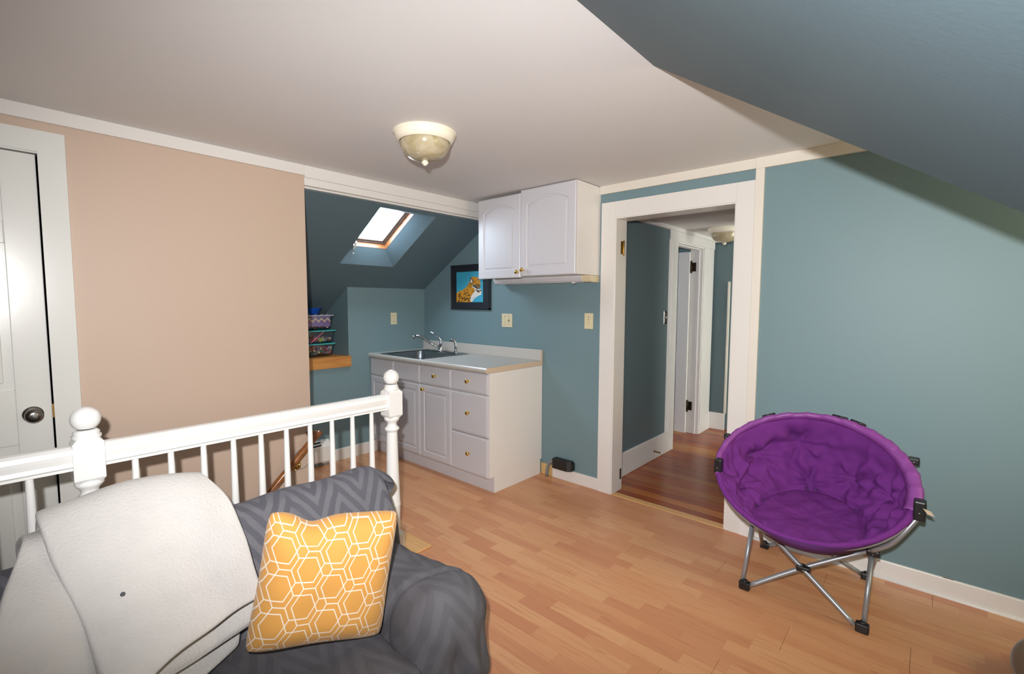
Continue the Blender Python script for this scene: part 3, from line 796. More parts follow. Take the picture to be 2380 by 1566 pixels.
t = empty('base_cabinet', (-0.03, -0.3, 0), 'narrow white base cabinet with one drawer above a panelled door', 'cabinet')
carcass(t, XS[2]+0.0005, XS[3]-0.0005)
slab_front(t, XS[2]+0.0015, XS[3]-0.0015, 0.720, 0.868, 'drawer', (-0.022, 0.800))
slab_front(t, XS[2]+0.0015, XS[3]-0.0015, 0.121, 0.715, 'door', (-0.165, 0.680), True)
t = empty('drawer_cabinet', (0.36, -0.3, 0), 'white base cabinet with three brass-knobbed drawers at the counter end', 'cabinet')
carcass(t, XS[3]+0.0005, XS[4], True)
slab_front(t, XS[3]+0.0015, XS[4]-0.0015, 0.720, 0.868, 'drawer', (0.356, 0.802))
slab_front(t, XS[3]+0.0015, XS[4]-0.0015, 0.412, 0.715, 'drawer', (0.359, 0.570))
slab_front(t, XS[3]+0.0015, XS[4]-0.0015, 0.118, 0.407, 'drawer', (0.361, 0.268))
# worktop with the sink cut-out
CT = 0.914
t = empty('countertop', (-0.2, -0.3, 0.876), 'grey laminate countertop with a low backsplash and raw tan end', 'countertop')
x0, x1 = XK+0.001, 0.553
prof = [(-0.020, 0.876), (-0.030, 0.876)]
mb = MB()
def nose(xa, xb, ya):   # front slab with a rolled edge
    mb.prism([(ya, CT), (ya, 0.877), (-0.632, 0.877), (-0.638, 0.884), (-0.640, 0.895), (-0.638, 0.906), (-0.630, CT)], xa, xb, 'x')
nose(x0, x1, -0.602)
mb.box(x0, -0.785, -0.602, -0.003, 0.877, CT); mb.box(-0.23, x1, -0.602, -0.003, 0.877, CT)
mb.box(-0.785, -0.23, -0.17, -0.003, 0.877, CT)
mb.build('worktop', 'counter', t)
MB().box(x0, x1, -0.021, -0.003, CT, 0.999, 0.003).build('backsplash', 'counter', t)
MB().prism([(-0.003, CT), (-0.003, 0.877), (-0.632, 0.877), (-0.638, 0.884), (-0.640, 0.895), (-0.638, 0.906), (-0.630, CT)], 0.553, 0.5565, 'x').box(0.553, 0.5565, -0.021, -0.003, CT, 0.999).build('end_strip', 'particle', t)
# sink
t = empty('sink', (-0.51, -0.34, CT), 'stainless steel drop-in sink let into the grey countertop', 'sink')
def rr(x0, x1, y0, y1, r, z, n=6):
    out = []
    for cx, cy, a0 in ((x1-r, y1-r, 0), (x0+r, y1-r, 90), (x0+r, y0+r, 180), (x1-r, y0+r, 270)):
        for k in range(n+1):
            a = math.radians(a0+90*k/n); out.append((cx+r*math.cos(a), cy+r*math.sin(a), z))
    return out
P = [rr(-0.808, -0.206, -0.618, -0.066, 0.03, CT+0.0005), rr(-0.806, -0.208, -0.616, -0.068, 0.03, CT+0.0035), rr(-0.792, -0.222, -0.602, -0.082, 0.03, CT+0.0045),
     rr(-0.790, -0.224, -0.600, -0.084, 0.03, CT+0.003), rr(-0.775, -0.240, -0.588, -0.182, 0.06, CT+0.003), rr(-0.770, -0.245, -0.583, -0.187, 0.06, CT-0.004), rr(-0.762, -0.253, -0.575, -0.195, 0.06, CT-0.14), rr(-0.735, -0.28, -0.548, -0.222, 0.05, CT-0.155), rr(-0.58, -0.44, -0.45, -0.31, 0.05, CT-0.158)]
mb = MB(); mb.grid([r_ for r_ in P], closed_u=True); mb.poly(P[-1], [list(range(len(P[-1])))])
mb.build('basin', 'steel', t)
MB().lathe([(0.045, 0), (0.043, 0.003), (0.03, 0.0), (0, -0.004)], (-0.51, -0.38, CT-0.157), n=24).build('drain', 'chrome', t)
for x in (-0.70, -0.31):
    MB().lathe([(0.011, 0), (0.011, 0.003), (0, 0.005)], (x, -0.115, CT+0.003), n=14).build('hole_cover', 'chrome', t)
# faucet
t = empty('faucet', (-0.560, -0.115, CT+0.004), 'chrome single-lever faucet with an angled spout over the sink', 'faucet')
fx, fy, fz = -0.560, -0.115, CT+0.0052
MB().lathe([(0.030, 0), (0.030, 0.006), (0.025, 0.010), (0.0225, 0.02), (0.022, 0.09), (0.0235, 0.092), (0.0235, 0.108), (0.020, 0.118), (0.010, 0.124), (0, 0.125)], (fx, fy, fz), n=24).build('body', 'chrome', t)
MB().tube([(fx-0.01, fy-0.01, fz+0.03), (fx-0.07, fy-0.06, fz+0.075), (fx-0.12, fy-0.10, fz+0.118), (fx-0.15, fy-0.125, fz+0.140), (fx-0.175, fy-0.145, fz+0.143), (fx-0.20, fy-0.165, fz+0.142)], 0.0105, 12).cyl((fx-0.195, fy-0.161, fz+0.148), (fx-0.197, fy-0.163, fz+0.118), 0.0115, n=12).build('spout', 'chrome', t)
MB().tube([(fx+0.002, fy, fz+0.108), (fx-0.015, fy-0.01, fz+0.128), (fx-0.055, fy-0.03, fz+0.158), (fx-0.085, fy-0.045, fz+0.175), (fx-0.10, fy-0.052, fz+0.178)], lambda q: 0.009-0.003*q, 10).build('lever', 'chrome', t)
t = empty('sink_sprayer', (-0.352, -0.112, CT+0.004), 'chrome side sprayer standing on the sink rim right of the faucet', 'sprayer')
sx, sy = -0.352, -0.112
MB().lathe([(0.024, 0), (0.024, 0.004), (0.018, 0.012), (0.015, 0.025), (0.013, 0.03), (0, 0.03)], (sx, sy, CT+0.003), n=20).build('holder', 'chrome', t)
MB().tube([(sx, sy, CT+0.03), (sx, sy, CT+0.07), (sx-0.002, sy-0.002, CT+0.10), (sx-0.012, sy-0.010, CT+0.118), (sx-0.030, sy-0.024, CT+0.122), (sx-0.040, sy-0.032, CT+0.120)], lambda q: 0.0115+0.003*math.sin(q*PI), 14).build('spray_head', 'chrome', t)

# ================================================================== things on the teal walls
def wall_plate(name, x, z, wd, ht, label, cat='switch'):
    t = empty(name, (x, 0, z), label, cat)
    MB().box(x-wd/2, x+wd/2, -0.006, 0, z-ht/2, z+ht/2, 0.002).build('plate', 'ivory', t)
    return t
def screw(t, x, z): MB().lathe([(0.0035, 0), (0.003, 0.001), (0, 0.0012)], (x, -0.006, z), (0, -1, 0), 10).build('screw', 'slot', t)
def toggle(t, x, z):
    MB().box(x-0.005, x+0.005, -0.0075, -0.006, z-0.012, z+0.012).build('toggle_slot', 'ivory', t)
    MB().prism([(-0.006, z-0.005), (-0.016, z-0.012), (-0.016, z-0.006), (-0.006, z+0.006)], x-0.004, x+0.004, 'x').build('toggle', 'ivory', t)
t = wall_plate('switch_plate', 0.174, 1.2225, 0.117, 0.113, 'double ivory plate with a switch and an outlet above the counter')
toggle(t, 0.151, 1.222); screw(t, 0.151, 1.255); screw(t, 0.151, 1.19)
for z in (1.232, 1.213):
    for dx in (-0.006, 0.006): MB().box(0.197+dx-0.001, 0.197+dx+0.001, -0.0068, -0.006, z-0.004, z+0.004).build('slot', 'slot', t)
MB().box(0.190, 0.204, -0.0075, -0.006, 1.2185, 1.2265).build('test_button', 'black', t)
for z in (1.255, 1.19): screw(t, 0.197, z)
t = wall_plate('light_switch', 0.981, 1.240, 0.073, 0.115, 'single ivory light switch beside the doorway casing')
toggle(t, 0.981, 1.228); screw(t, 0.981, 1.27); screw(t, 0.981, 1.25); screw(t, 0.976, 1.232)
t = empty('blank_plate', (XK, -0.364, 1.2185), 'blank ivory wall plate on the knee wall left of the faucet', 'wall plate')
MB().box(XK, XK+0.006, -0.396, -0.330, 1.164, 1.274, 0.002).build('plate', 'ivory', t)
for z in (1.245, 1.192): MB().lathe([(0.0035, 0), (0, 0.001)], (XK+0.006, -0.363, z), (1, 0, 0), 10).build('screw', 'slot', t)
# hall plate
t = empty('hall_switch_plate', (1.068, 1.115, 1.24), 'patterned silver switch plate in the hall by the white casing', 'switch')
MB().box(1.068, 1.073, 1.085, 1.148, 1.185, 1.302, 0.002).build('plate', 'pewter', t)
MB().box(1.073, 1.0745, 1.095, 1.138, 1.20, 1.235, 0.001).box(1.073, 1.0745, 1.095, 1.138, 1.255, 1.29, 0.001).build('inlay', 'steel', t)
MB().box(1.073, 1.083, 1.111, 1.121, 1.236, 1.254, 0.002).build('toggle', 'ivory', t)
t = empty('door_stop', (1.09, 0.915, 0.075), 'small brass spring door stop on the hall baseboard', 'door stop')
MB().lathe([(0.012, 0), (0.012, 0.003), (0.005, 0.006), (0.005, 0.06)], (1.090, 0.915, 0.075), (1, 0.05, -0.05), 12).build('spring', 'oldbrass', t)
MB().lathe([(0.007, 0), (0.007, 0.012), (0.004, 0.014), (0, 0.014)], (1.150, 0.918, 0.072), (1, 0.05, -0.05), 12).build('tip', 'artwhite', t)

# black junction box and its grey conduit
t = empty('junction_box', (0.775, 0, 0.09), 'black plastic box on the baseboard left of the doorway', 'electrical box')
MB().prism([(0.700, -0.003), (0.700, -0.055), (0.835, -0.055), (0.865, -0.035), (0.865, -0.003)], 0.090, 0.166, 'z').build('housing', 'blackplastic', t)
MB().box(0.865, 0.878, -0.040, -0.004, 0.10, 0.155, 0.003).build('end_nut', 'blackplastic', t)
MB().lathe([(0.004, 0), (0.003, 0.001), (0, 0.0012)], (0.79, -0.055, 0.128), (0, -1, 0), 8).build('screw', 'slot', t)
MB().tube([(0.702, -0.028, 0.135), (0.672, -0.028, 0.128), (0.648, -0.028, 0.105), (0.636, -0.028, 0.07), (0.630, -0.028, 0.03), (0.628, -0.028, -0.002)], 0.013, 12).build('conduit', 'greyplastic', t)

# baseboard heater end
t = empty('baseboard_heater', (XK, -1.4, 0.02), 'white baseboard heater on the alcove wall behind the balusters', 'heater')
MB().prism([(XK, 0.03), (XK, 0.212), (XK+0.03, 0.212), (XK+0.062, 0.165), (XK+0.062, 0.045), (XK+0.045, 0.03)], -2.1, -1.10, 'y').build('cover', 'heater', t)
MB().prism([(XK, 0.024), (XK, 0.216), (XK+0.032, 0.216), (XK+0.066, 0.167), (XK+0.066, 0.045), (XK+0.047, 0.024)], -1.12, -1.048, 'y').build('end_cap', 'heater', t)
for a in (0.010, 0.036): 
    m = MB(); m.poly([(XK+0.032+a*0.56, -1.60, 0.217-a*0.82), (XK+0.032+(a+0.012)*0.56, -1.60, 0.217-(a+0.012)*0.82), (XK+0.032+(a+0.012)*0.56, -1.125, 0.217-(a+0.012)*0.82), (XK+0.032+a*0.56, -1.125, 0.217-a*0.82)], [[0, 1, 2, 3]]); m.build('grille_slot', 'black', t)
for yy in (-1.10, -2.08): MB().box(XK, XK+0.04, yy, yy+0.04, 0.0, 0.03).build('foot', 'greyplastic', t)

# ================================================================== leopard picture
t = empty('framed_picture', (-0.27, 0, 1.306), 'black-framed painting of a leopard on turquoise beside the wall cabinet', 'picture')
px0, px1, pz0, pz1 = -0.524, -0.013, 1.307, 1.713
mb = MB(); fw = 0.018
mb.box(px0, px1, -0.018, -0.001, pz0, pz0+fw, 0.002); mb.box(px0, px1, -0.018, -0.001, pz1-fw, pz1, 0.002)
mb.box(px0, px0+fw, -0.018, -0.001, pz0, pz1, 0.002); mb.box(px1-fw, px1, -0.018, -0.001, pz0, pz1, 0.002)
mb.build('frame', 'frameblack', t)
MB().box(px0+0.01, px1-0.01, -0.012, -0.002, pz0+0.01, pz1-0.01).build('mat_board', 'matte_black', t)
qx0, qx1, qz0, qz1 = -0.449, -0.103, 1.3755, 1.649
mb = MB().box(qx0, qx1, -0.0128, -0.011, qz0, qz1)
def Q(zx, zy):
    a = (zx-352)/648.0; h = 703+50*a
    return (qx0+a*(qx1-qx0), qz0+(1168-zy)/h*(qz1-qz0))
def flat(pl, lay, mi):
    pts = [Q(*p) for p in pl]
    pts = [(min(max(x, qx0), qx1), min(max(z, qz0), qz1)) for x, z in pts]
    y = -0.0128-0.00015*lay
    mb.poly([(x, y, z) for x, z in pts], [list(range(len(pts)))], mi)
def blot(cx, cy, rx, ry, lay, mi, a=0, n=7):
    ca, sa = math.cos(a), math.sin(a)
    flat([(cx+rx*math.cos(2*PI*k/n)*ca-ry*math.sin(2*PI*k/n)*sa, cy+rx*math.cos(2*PI*k/n)*sa+ry*math.sin(2*PI*k/n)*ca) for k in range(n)], lay, mi)
flat([(352, 960), (430, 905), (530, 870), (610, 800), (660, 720), (690, 640), (720, 580), (790, 555), (870, 570), (925, 640), (945, 720), (935, 800), (880, 850), (820, 900), (760, 960), (720, 1020), (705, 1090), (735, 1168), (352, 1168)], 1, 1)
flat([(735, 800), (760, 755), (800, 750), (830, 800), (900, 860), (960, 850), (978, 890), (960, 930), (965, 980), (910, 1008), (850, 1040), (790, 1090), (735, 1168), (700, 1140), (705, 1060), (760, 960), (820, 900), (800, 840)], 2, 3)
flat([(700, 565), (760, 640), (775, 680), (735, 745), (705, 740), (685, 650)], 3, 2)
flat([(706, 600), (745, 650), (757, 680), (725, 725), (705, 690)], 4, 3)
flat([(755, 765), (790, 750), (840, 800), (890, 850), (905, 862), (860, 850), (800, 815), (770, 800)], 5, 2)
flat([(800, 745), (880, 725), (935, 745), (940, 800), (910, 850), (870, 820), (820, 790)], 3, 4)
blot(795, 803, 18, 12, 6, 0)
flat([(825, 860), (850, 900), (890, 945), (930, 900), (970, 905), (975, 880), (940, 868), (930, 885), (890, 890), (850, 862)], 5, 2)
blot(915, 925, 22, 14, 6, 1)
for c in ((745, 1070, 12, 5, .5), (775, 1080, 14, 4, -.3), (790, 1040, 10, 4, .8), (835, 1000, 8, 4, 0)): blot(c[0], c[1], c[2], c[3], 4, 2, c[4])
rs = random.Random(8)
for k in range(120):
    x, y = rs.uniform(360, 900), rs.uniform(580, 1160)
    top = 960-(x-352)*0.42 if x < 560 else 870-(x-560)*1.6
    if y < max(top+22, 575): continue
    if x > 700 and y > 760-(x-700)*0.1 and not (x < 760 and y < 930): continue
    sc = 1.0 if y > 900 else 0.7
    blot(x, y, rs.uniform(13, 28)*sc, rs.uniform(8, 13)*sc, 2.6+0.001*k, 2, rs.uniform(0, 3))
for x, y, a in ((440, 1085, 0.2), (500, 1080, 1.0), (560, 1110, -0.5), (640, 1085, 0.9), (600, 1105, -0.4), (430, 1035, 0.2)): blot(x, y, 38, 11, 3, 2, a)
mb.build('painting', ['skyblue', 'leopard', 'spot', 'artwhite', 'artgrey'], t)

# ================================================================== niche shelf and what stands on it
tag(MB().box(-1.66, XK+0.018, -2.19, -0.832, 0.812, 0.905, 0.002).box(XK+0.0005, XK+0.018, -0.84, -0.816, 0.812, 0.905, 0.002).build('niche_shelf', 'oak'), 'thick honey oak shelf board in the alcove niche', 'shelf')

def bin_(z, ht, label, lid, cx=-1.155, cy=-1.045, sx=0.150, sy=0.125, fill=0.75, seed=1, yaw=0.0, chev=False):
    t = empty('storage_bin', (cx, cy, z), label, 'storage bin', 'plastic bins stacked in the niche')
    ca, sa = math.cos(yaw), math.sin(yaw)
    W = lambda x, y, zz: (cx+x*ca-y*sa, cy+x*sa+y*ca, z+zz)
    k = 0.86
    def ring(q, zz, r=0.02): return [W(x, y, zz) for x, y, _ in rr(-sx*q, sx*q, -sy*q, sy*q, r, 0, 3)]
    rows = [ring(k*0.9, 0.001), ring(k, 0.006)]+[ring(k+(1-k)*f, ht*f) for f in (0.3, 0.6, 0.94)]
    mb = MB(); mb.grid(rows, closed_u=True); mb.poly(rows[0], [list(range(len(rows[0])))])
    mb.build('tub', 'binplastic', t)
    mb = MB(); L = [ring(0.99, ht*0.93, 0.02), ring(1.05, ht*0.93, 0.02), ring(1.05, ht*0.985, 0.02), ring(1.03, ht, 0.02), ring(0.95, ht, 0.02), ring(0.94, ht*0.985, 0.02)]
    mb.grid(L, closed_u=True, smooth=False); mb.poly(L[-1], [list(range(len(L[-1])))])
    mb.build('lid', lid, t)
    # toys inside: nobody could count them
    r_ = random.Random(seed); mb = MB()
    cols = ['c%d' % i for i in range(7)]
    for i in range(260 if fill > 0.5 else 120):
        f = r_.random()*fill; q = (k+(1-k)*f)*0.93
        x, y = r_.uniform(-sx, sx)*q, r_.uniform(-sy, sy)*q
        if r_.random() < 0.6:
            if r_.random() < 0.5: x = math.copysign(sx*q*0.96, x)
            else: y = math.copysign(sy*q*0.96, y)
        a = r_.uniform(0.004, 0.012); b = r_.uniform(0.004, 0.02); c = r_.uniform(0.004, 0.010)
        m = Matrix.Translation(W(x*0.92, y*0.92, 0.022+f*(ht-0.055))) @ Matrix.Rotation(r_.uniform(0, 6), 4, Vector((r_.random(), r_.random(), r_.random()+0.1)).normalized())
        mb.box(-a, a, -b, b, -c, c, mi=r_.randrange(7), mat=m)
    mb.build('toy_pieces', ['toy_cream', 'toy_green', 'toy_pink', 'toy_grey', 'toy_brown', 'toy_lilac', 'toy_red'], t)['kind'] = 'stuff'
    return t, W
for nm, c in (('toy_cream', (228, 212, 180)), ('toy_green', (46, 130, 66)), ('toy_pink', (214, 110, 140)), ('toy_grey', (120, 124, 132)), ('toy_brown', (110, 66, 48)), ('toy_lilac', (150, 120, 180)), ('toy_red', (170, 52, 60))):
    M[nm] = paint(nm+'_plastic', srgb(*c), 0.4)
bin_(0.9055, 0.114, 'clear bin full of mixed toys, bottom of the niche stack', 'tealplastic', fill=0.9, seed=2)
t, W = bin_(1.020, 0.112, 'half-empty clear bin with a turquoise lid, middle of the niche stack', 'tealplastic', cx=-1.150, cy=-1.04, fill=0.3, seed=5)
MB().box(-0.006, 0.006, -0.075, 0.075, -0.004, 0.004, mat=Matrix.Translation((-1.018, -1.075, 1.075)) @ Matrix.Rotation(math.radians(38), 4, 'X')).build('pink_ruler', 'toy_pink', t)
M['toy_lime'] = paint('lime_card', srgb(150, 170, 60), 0.6)
MB().box(-1.022, -1.019, -1.055, -1.025, 1.037, 1.065).build('lime_card', 'toy_lime', t)
t, W = bin_(1.133, 0.130, 'grey-lidded bin with pink and lilac chevrons, top of the niche stack', 'greylid', cx=-1.150, cy=-1.055, fill=0.35, seed=9)
# chevron sheet behind the clear front
mb = MB()
def chv(z0, hh, mi, lay):
    n = 4; y0, y1 = -1.165, -0.955
    pts = []
    for i in range(2*n+1):
        y = y0+(y1-y0)*i/(2*n); pts.append((y, z0+(0.028 if i % 2 else 0.0)))
    fr = -1.017+0.0006*lay
    P = [(fr, y, z) for y, z in pts]+[(fr, y, z+hh) for y, z in pts]
    m = len(pts); mb.poly(P, [[i, i+1, m+i+1, m+i] for i in range(m-1)], mi)
mb.box(-1.020, -1.0175, -1.165, -0.955, 1.168, 1.252, mi=1)
for i, (z, mi) in enumerate(((1.16, 1), (1.176, 2), (1.192, 0), (1.198, 3), (1.222, 2), (1.228, 1))): chv(z, 0.017 if mi != 2 else 0.006, mi, i+1)
mb.build('chevron_sheet', ['toy_pink', 'toy_lilac', 'toy_grey', 'toy_cream'], t)
t = empty('blue_bowl', (-1.12, -1.09, 1.264), 'shallow blue plastic bowl on top of the stacked bins', 'bowl')
MB().lathe([(0, 0.003), (0.070, 0.003), (0.078, 0.008), (0.092, 0.050), (0.102, 0.053), (0.102, 0.058), (0.090, 0.057), (0.075, 0.013), (0.068, 0.008), (0, 0.007)], (-1.12, -1.09, 1.2632), n=40).build('bowl_shell', 'bluebowl', t)

# ================================================================== sofa, blanket, cushion
def catmull(P, n, closed=True):
    P = [Vector(p) for p in P]; N = len(P); out = []
    rngs = range(N) if closed else range(N-1)
    for i in rngs:
        if closed: a, b, c, d = P[(i-1) % N], P[i], P[(i+1) % N], P[(i+2) % N]
        else: a, b, c, d = P[max(i-1, 0)], P[i], P[i+1], P[min(i+2, N-1)]
        for k in range(n):
            t = k/n
            out.append(0.5*((2*b)+(c-a)*t+(2*a-5*b+4*c-d)*t*t+(3*b-a-3*c+d)*t**3))
    if not closed: out.append(P[-1])
    return out
def nz(p, f, a): return noise.noise(Vector(p)*f)*a
sofa = empty('sofa', (1.3, -2.8, 0), 'low sofa draped in dark grey chevron plush in front of the railing', 'sofa')
prof = catmull([(0.85, 0.09, 0), (0.835, 0.30, 0), (0.855, 0.52, 0), (0.905, 0.600, 0), (0.96, 0.628, 0), (1.01, 0.632, 0), (1.055, 0.615, 0), (1.098, 0.56, 0), (1.16, 0.46, 0), (1.20, 0.33, 0), (1.22, 0.20, 0), (1.2, 0.09, 0)], 6)
cen = Vector((1.0, 0.34, 0))
ysn = [(-3.86, 0.90), (-3.85, 0.96)]+[(-3.83+0.035*k, 1.0) for k in range(58)]+[(-1.812, 0.985), (-1.802, 0.955), (-1.797, 0.90)]
rows = []
for y, k in ysn:
    row = []
    for q in prof:
        p = cen+(q-cen)*k
        w_ = Vector((p.x, y, p.y))
        n_ = Vector((q.x-cen.x, 0, q.y-cen.y)).normalized()
        w_ += n_*(nz(w_, 5.0, 0.010)+nz(w_, 13.0, 0.004)); row.append(w_)
    rows.append(row)
mb = MB(); mb.grid(rows, closed_u=True); mb.poly(rows[-1], [list(range(len(prof)))], smooth=True); mb.poly(rows[0], [list(range(len(prof)))], smooth=True)
bmesh.ops.recalc_face_normals(mb.bm, faces=mb.bm.faces)
mb.build('backrest', 'greyplush', sofa)
MB().soft((1.44, -2.96, 0.165), (0.315, 0.865, 0.095), 0.06, 22, disp=lambda p, n: nz(p, 6, 0.010)+nz(p+Vector((3, 1, 2)), 16, 0.004)).build('seat_cushion', 'greyplush_worn', sofa)
def arm_disp(p, n):
    d = nz(p+Vector((7, 2, 1)), 5.5, 0.016)+nz(p, 14, 0.006)
    # seam across the arm where the throw turns over the front
    s = (p.x-(0.115+0.42*p.y))/1.08
    d -= 0.016*math.exp(-(s/0.011)**2)*(1 if p.z > -0.05 else 0)
    # hanging folds on the rounded front
    f = max(0.0, min(1.0, (p.x-0.10)/0.12))
    d += f*(0.020*math.sin(p.y*34+p.z*7+1.0)+0.010*math.sin(p.y*71+1.9))*max(0.0, min(1.0, (0.13-p.z)/0.14))
    return d
MB().soft((1.468, -1.945, 0.215), (0.318, 0.150, 0.178), 0.12, 44, disp=arm_disp, shape=lambda p: p+Vector((0, 0, 0.045*max(0.0, min(1.0, (p.x+0.05)/0.25))*max(0.0, p.z+0.05)/0.22))).build('armrest', 'greyplush_worn', sofa)
MB().soft((1.455, -3.975, 0.213), (0.305, 0.150, 0.172), 0.11, 14, disp=lambda p, n: nz(p, 6, 0.012)).build('armrest', 'greyplush_worn', sofa)
for x, y in ((1.69, -1.86), (0.92, -1.90), (1.69, -3.98), (0.92, -3.78)):
    MB().lathe([(0.030, 0), (0.046, 0.012), (0.055, 0.035), (0.052, 0.060), (0.040, 0.075), (0.040, 0.10), (0, 0.10)], (x, y, 0.0), n=24).build('bun_foot', 'darkwood', sofa)
# corner of the throw hanging loose at the far end of the back
fp_ = [[(0.88, -1.80, 0.585), (1.0, -1.808, 0.632), (1.10, -1.812, 0.580)],
       [(0.93, -1.765, 0.580), (1.02, -1.768, 0.606), (1.082, -1.772, 0.565)],
       [(0.99, -1.738, 0.558), (1.04, -1.734, 0.566), (1.064, -1.736, 0.547)],
       [(0.985, -1.750, 0.515), (1.02, -1.744, 0.512), (1.042, -1.750, 0.503)],
       [(0.99, -1.785, 0.500), (1.02, -1.785, 0.495), (1.04, -1.785, 0.490)]]
mb = MB(); mb.grid(fp_); o = mb.build('throw_corner', 'greyplush', sofa)
md = o.modifiers.new('thick', 'SOLIDIFY'); md.thickness = 0.012; md.offset = 0
md = o.modifiers.new('smooth', 'SUBSURF'); md.levels = 2; md.render_levels = 2

bl = empty('folded_blanket', (1.1, -2.68, 0.26), 'light grey fleece blanket folded thick over the sofa back', 'blanket')
def sheet(name, rows, thick, nsub=6, amp=0.006, sd=0.0):
    R = [catmull(r, nsub, False) for r in rows]
    cols = list(zip(*R)); C2 = [catmull(c, nsub, False) for c in cols]
    G = [list(r) for r in zip(*C2)]
    G = [[p+Vector((nz(p+Vector((sd, 0, 0)), 7, amp*0.6), nz(p+Vector((0, sd+4, 0)), 7, amp), nz(p+Vector((0, 0, sd+9)), 9, amp))) for p in r] for r in G]
    o = MB().grid(G).build(name, 'fleece', bl)
    md = o.modifiers.new('thick', 'SOLIDIFY'); md.thickness = thick; md.offset = -1
    md = o.modifiers.new('smooth', 'SUBSURF'); md.levels = 1; md.render_levels = 2
    return o
sheet('top_fold', [
    [(0.79, -2.47, 0.52), (0.79, -2.58, 0.53), (0.79, -2.72, 0.53), (0.79, -2.87, 0.52)],
    [(0.83, -2.47, 0.69), (0.83, -2.58, 0.705), (0.83, -2.72, 0.70), (0.83, -2.88, 0.685)],
    [(0.93, -2.47, 0.765), (0.92, -2.58, 0.785), (0.92, -2.72, 0.782), (0.92, -2.885, 0.755)],
    [(1.01, -2.462, 0.770), (1.01, -2.57, 0.790), (1.01, -2.72, 0.785), (1.01, -2.885, 0.760)],
    [(1.10, -2.413, 0.683), (1.12, -2.54, 0.700), (1.13, -2.72, 0.694), (1.12, -2.873, 0.690)],
    [(1.22, -2.399, 0.524), (1.235, -2.53, 0.552), (1.27, -2.70, 0.560), (1.29, -2.825, 0.545)],
    [(1.305, -2.404, 0.455), (1.35, -2.53, 0.462), (1.42, -2.68, 0.462), (1.50, -2.806, 0.450)],
    [(1.29, -2.408, 0.437), (1.34, -2.53, 0.440), (1.41, -2.68, 0.440), (1.49, -2.806, 0.425)]], 0.030)
sheet('middle_fold', [
    [(0.78, -2.50, 0.48), (0.78, -2.65, 0.48), (0.78, -2.80, 0.48), (0.78, -2.92, 0.48)],
    [(0.85, -2.50, 0.66), (0.85, -2.65, 0.66), (0.85, -2.80, 0.66), (0.85, -2.925, 0.65)],
    [(1.0, -2.49, 0.725), (1.0, -2.65, 0.735), (1.0, -2.80, 0.728), (1.0, -2.915, 0.712)],
    [(1.08, -2.43, 0.640), (1.09, -2.65, 0.650), (1.10, -2.80, 0.665), (1.12, -2.945, 0.668)],
    [(1.18, -2.412, 0.500), (1.20, -2.65, 0.515), (1.25, -2.82, 0.560), (1.28, -2.985, 0.598)],
    [(1.285, -2.412, 0.395), (1.33, -2.60, 0.405), (1.42, -2.80, 0.440), (1.50, -3.01, 0.475)],
    [(1.290, -2.418, 0.358), (1.35, -2.60, 0.362), (1.45, -2.80, 0.390), (1.56, -3.01, 0.42)]], 0.028, sd=3.0)
sheet('lower_fold', [
    [(1.09, -2.50, 0.65), (1.09, -2.65, 0.65), (1.10, -2.80, 0.65)],
    [(1.145, -2.47, 0.58), (1.145, -2.65, 0.58), (1.16, -2.80, 0.58)],
    [(1.21, -2.446, 0.450), (1.235, -2.65, 0.450), (1.27, -2.80, 0.470)],
    [(1.245, -2.450, 0.335), (1.30, -2.62, 0.335), (1.39, -2.80, 0.370)],
    [(1.265, -2.462, 0.292), (1.35, -2.62, 0.295), (1.47, -2.80, 0.300)],
    [(1.25, -2.468, 0.276), (1.34, -2.62, 0.278), (1.46, -2.80, 0.284)]], 0.026, sd=6.0)
for x, y, z, r in ((1.255, -2.742, 0.583, 0.006), (1.33, -2.80, 0.523, 0.004)):
    MB().lathe([(0, 0.004), (r*0.7, 0.002), (r, -0.004), (0, -0.006)], (x, y, z), (0.8, -0.2, 0.55), 10).build('lint_speck', 'greyplush', bl)

# mustard cushion: corners found from the photograph's perspective, leaning in the sofa corner
tl, tr, br_, blc = (Vector(v) for v in ((1.372, -2.410, 0.747), (1.508, -2.020, 0.661), (1.532, -2.118, 0.252), (1.395, -2.507, 0.337)))
cc = (tl+tr+br_+blc)/4; ax = ((tr-tl)+(br_-blc)).normalized(); az = ((tl-blc)+(tr-br_)).normalized(); ay = az.cross(ax).normalized(); ax = ay.cross(az)
if ay.dot(CAM-cc) > 0: front = 1
else: front = -1
cu = empty('cushion', cc-az*0.21, 'mustard cushion printed with white interlocking hexagons on the grey sofa', 'cushion')
hw = 0.211; N = 44
bm = bmesh.new(); uvl = bm.loops.layers.uv.new('UVMap'); sides = []
for sgn in (front, -front):
    V = []
    for i in range(N+1):
        r = []
        for j in range(N+1):
            u, v = 2*j/N-1, 2*i/N-1
            th = 0.085*((1-u**4)*(1-v**4))**0.62
            pin = 1-0.055*(1-v*v); pin2 = 1-0.075*(1-u*u)
            bu, bv = u*pin, v*pin2
            if v < -0.6: bv -= 0.02*(1-u*u)*0
            rc = 1-0.07*(abs(u)*abs(v))**5; bu *= rc; bv *= rc
            p = cc+ax*hw*bu+az*hw*bv+ay*sgn*th
            p += ay*sgn*(nz((u*1.5, v*1.5, 2), 1.4, 0.010)*(1-u**4)*(1-v**4))
            if v > 0.55: p -= az*0.012*math.exp(-((u+0.35)/0.25)**2)*(v-0.55)/0.45*2.2
            r.append((bm.verts.new(p), u, v))
        V.append(r)
    for i in range(N):
        for j in range(N):
            q = [V[i][j], V[i][j+1], V[i+1][j+1], V[i+1][j]]
            if sgn == -front: q = q[::-1]
            f = bm.faces.new([a[0] for a in q]); f.smooth = True
            for l_, a in zip(f.loops, q): l_[uvl].uv = (a[1]*0.5, a[2]*0.5)
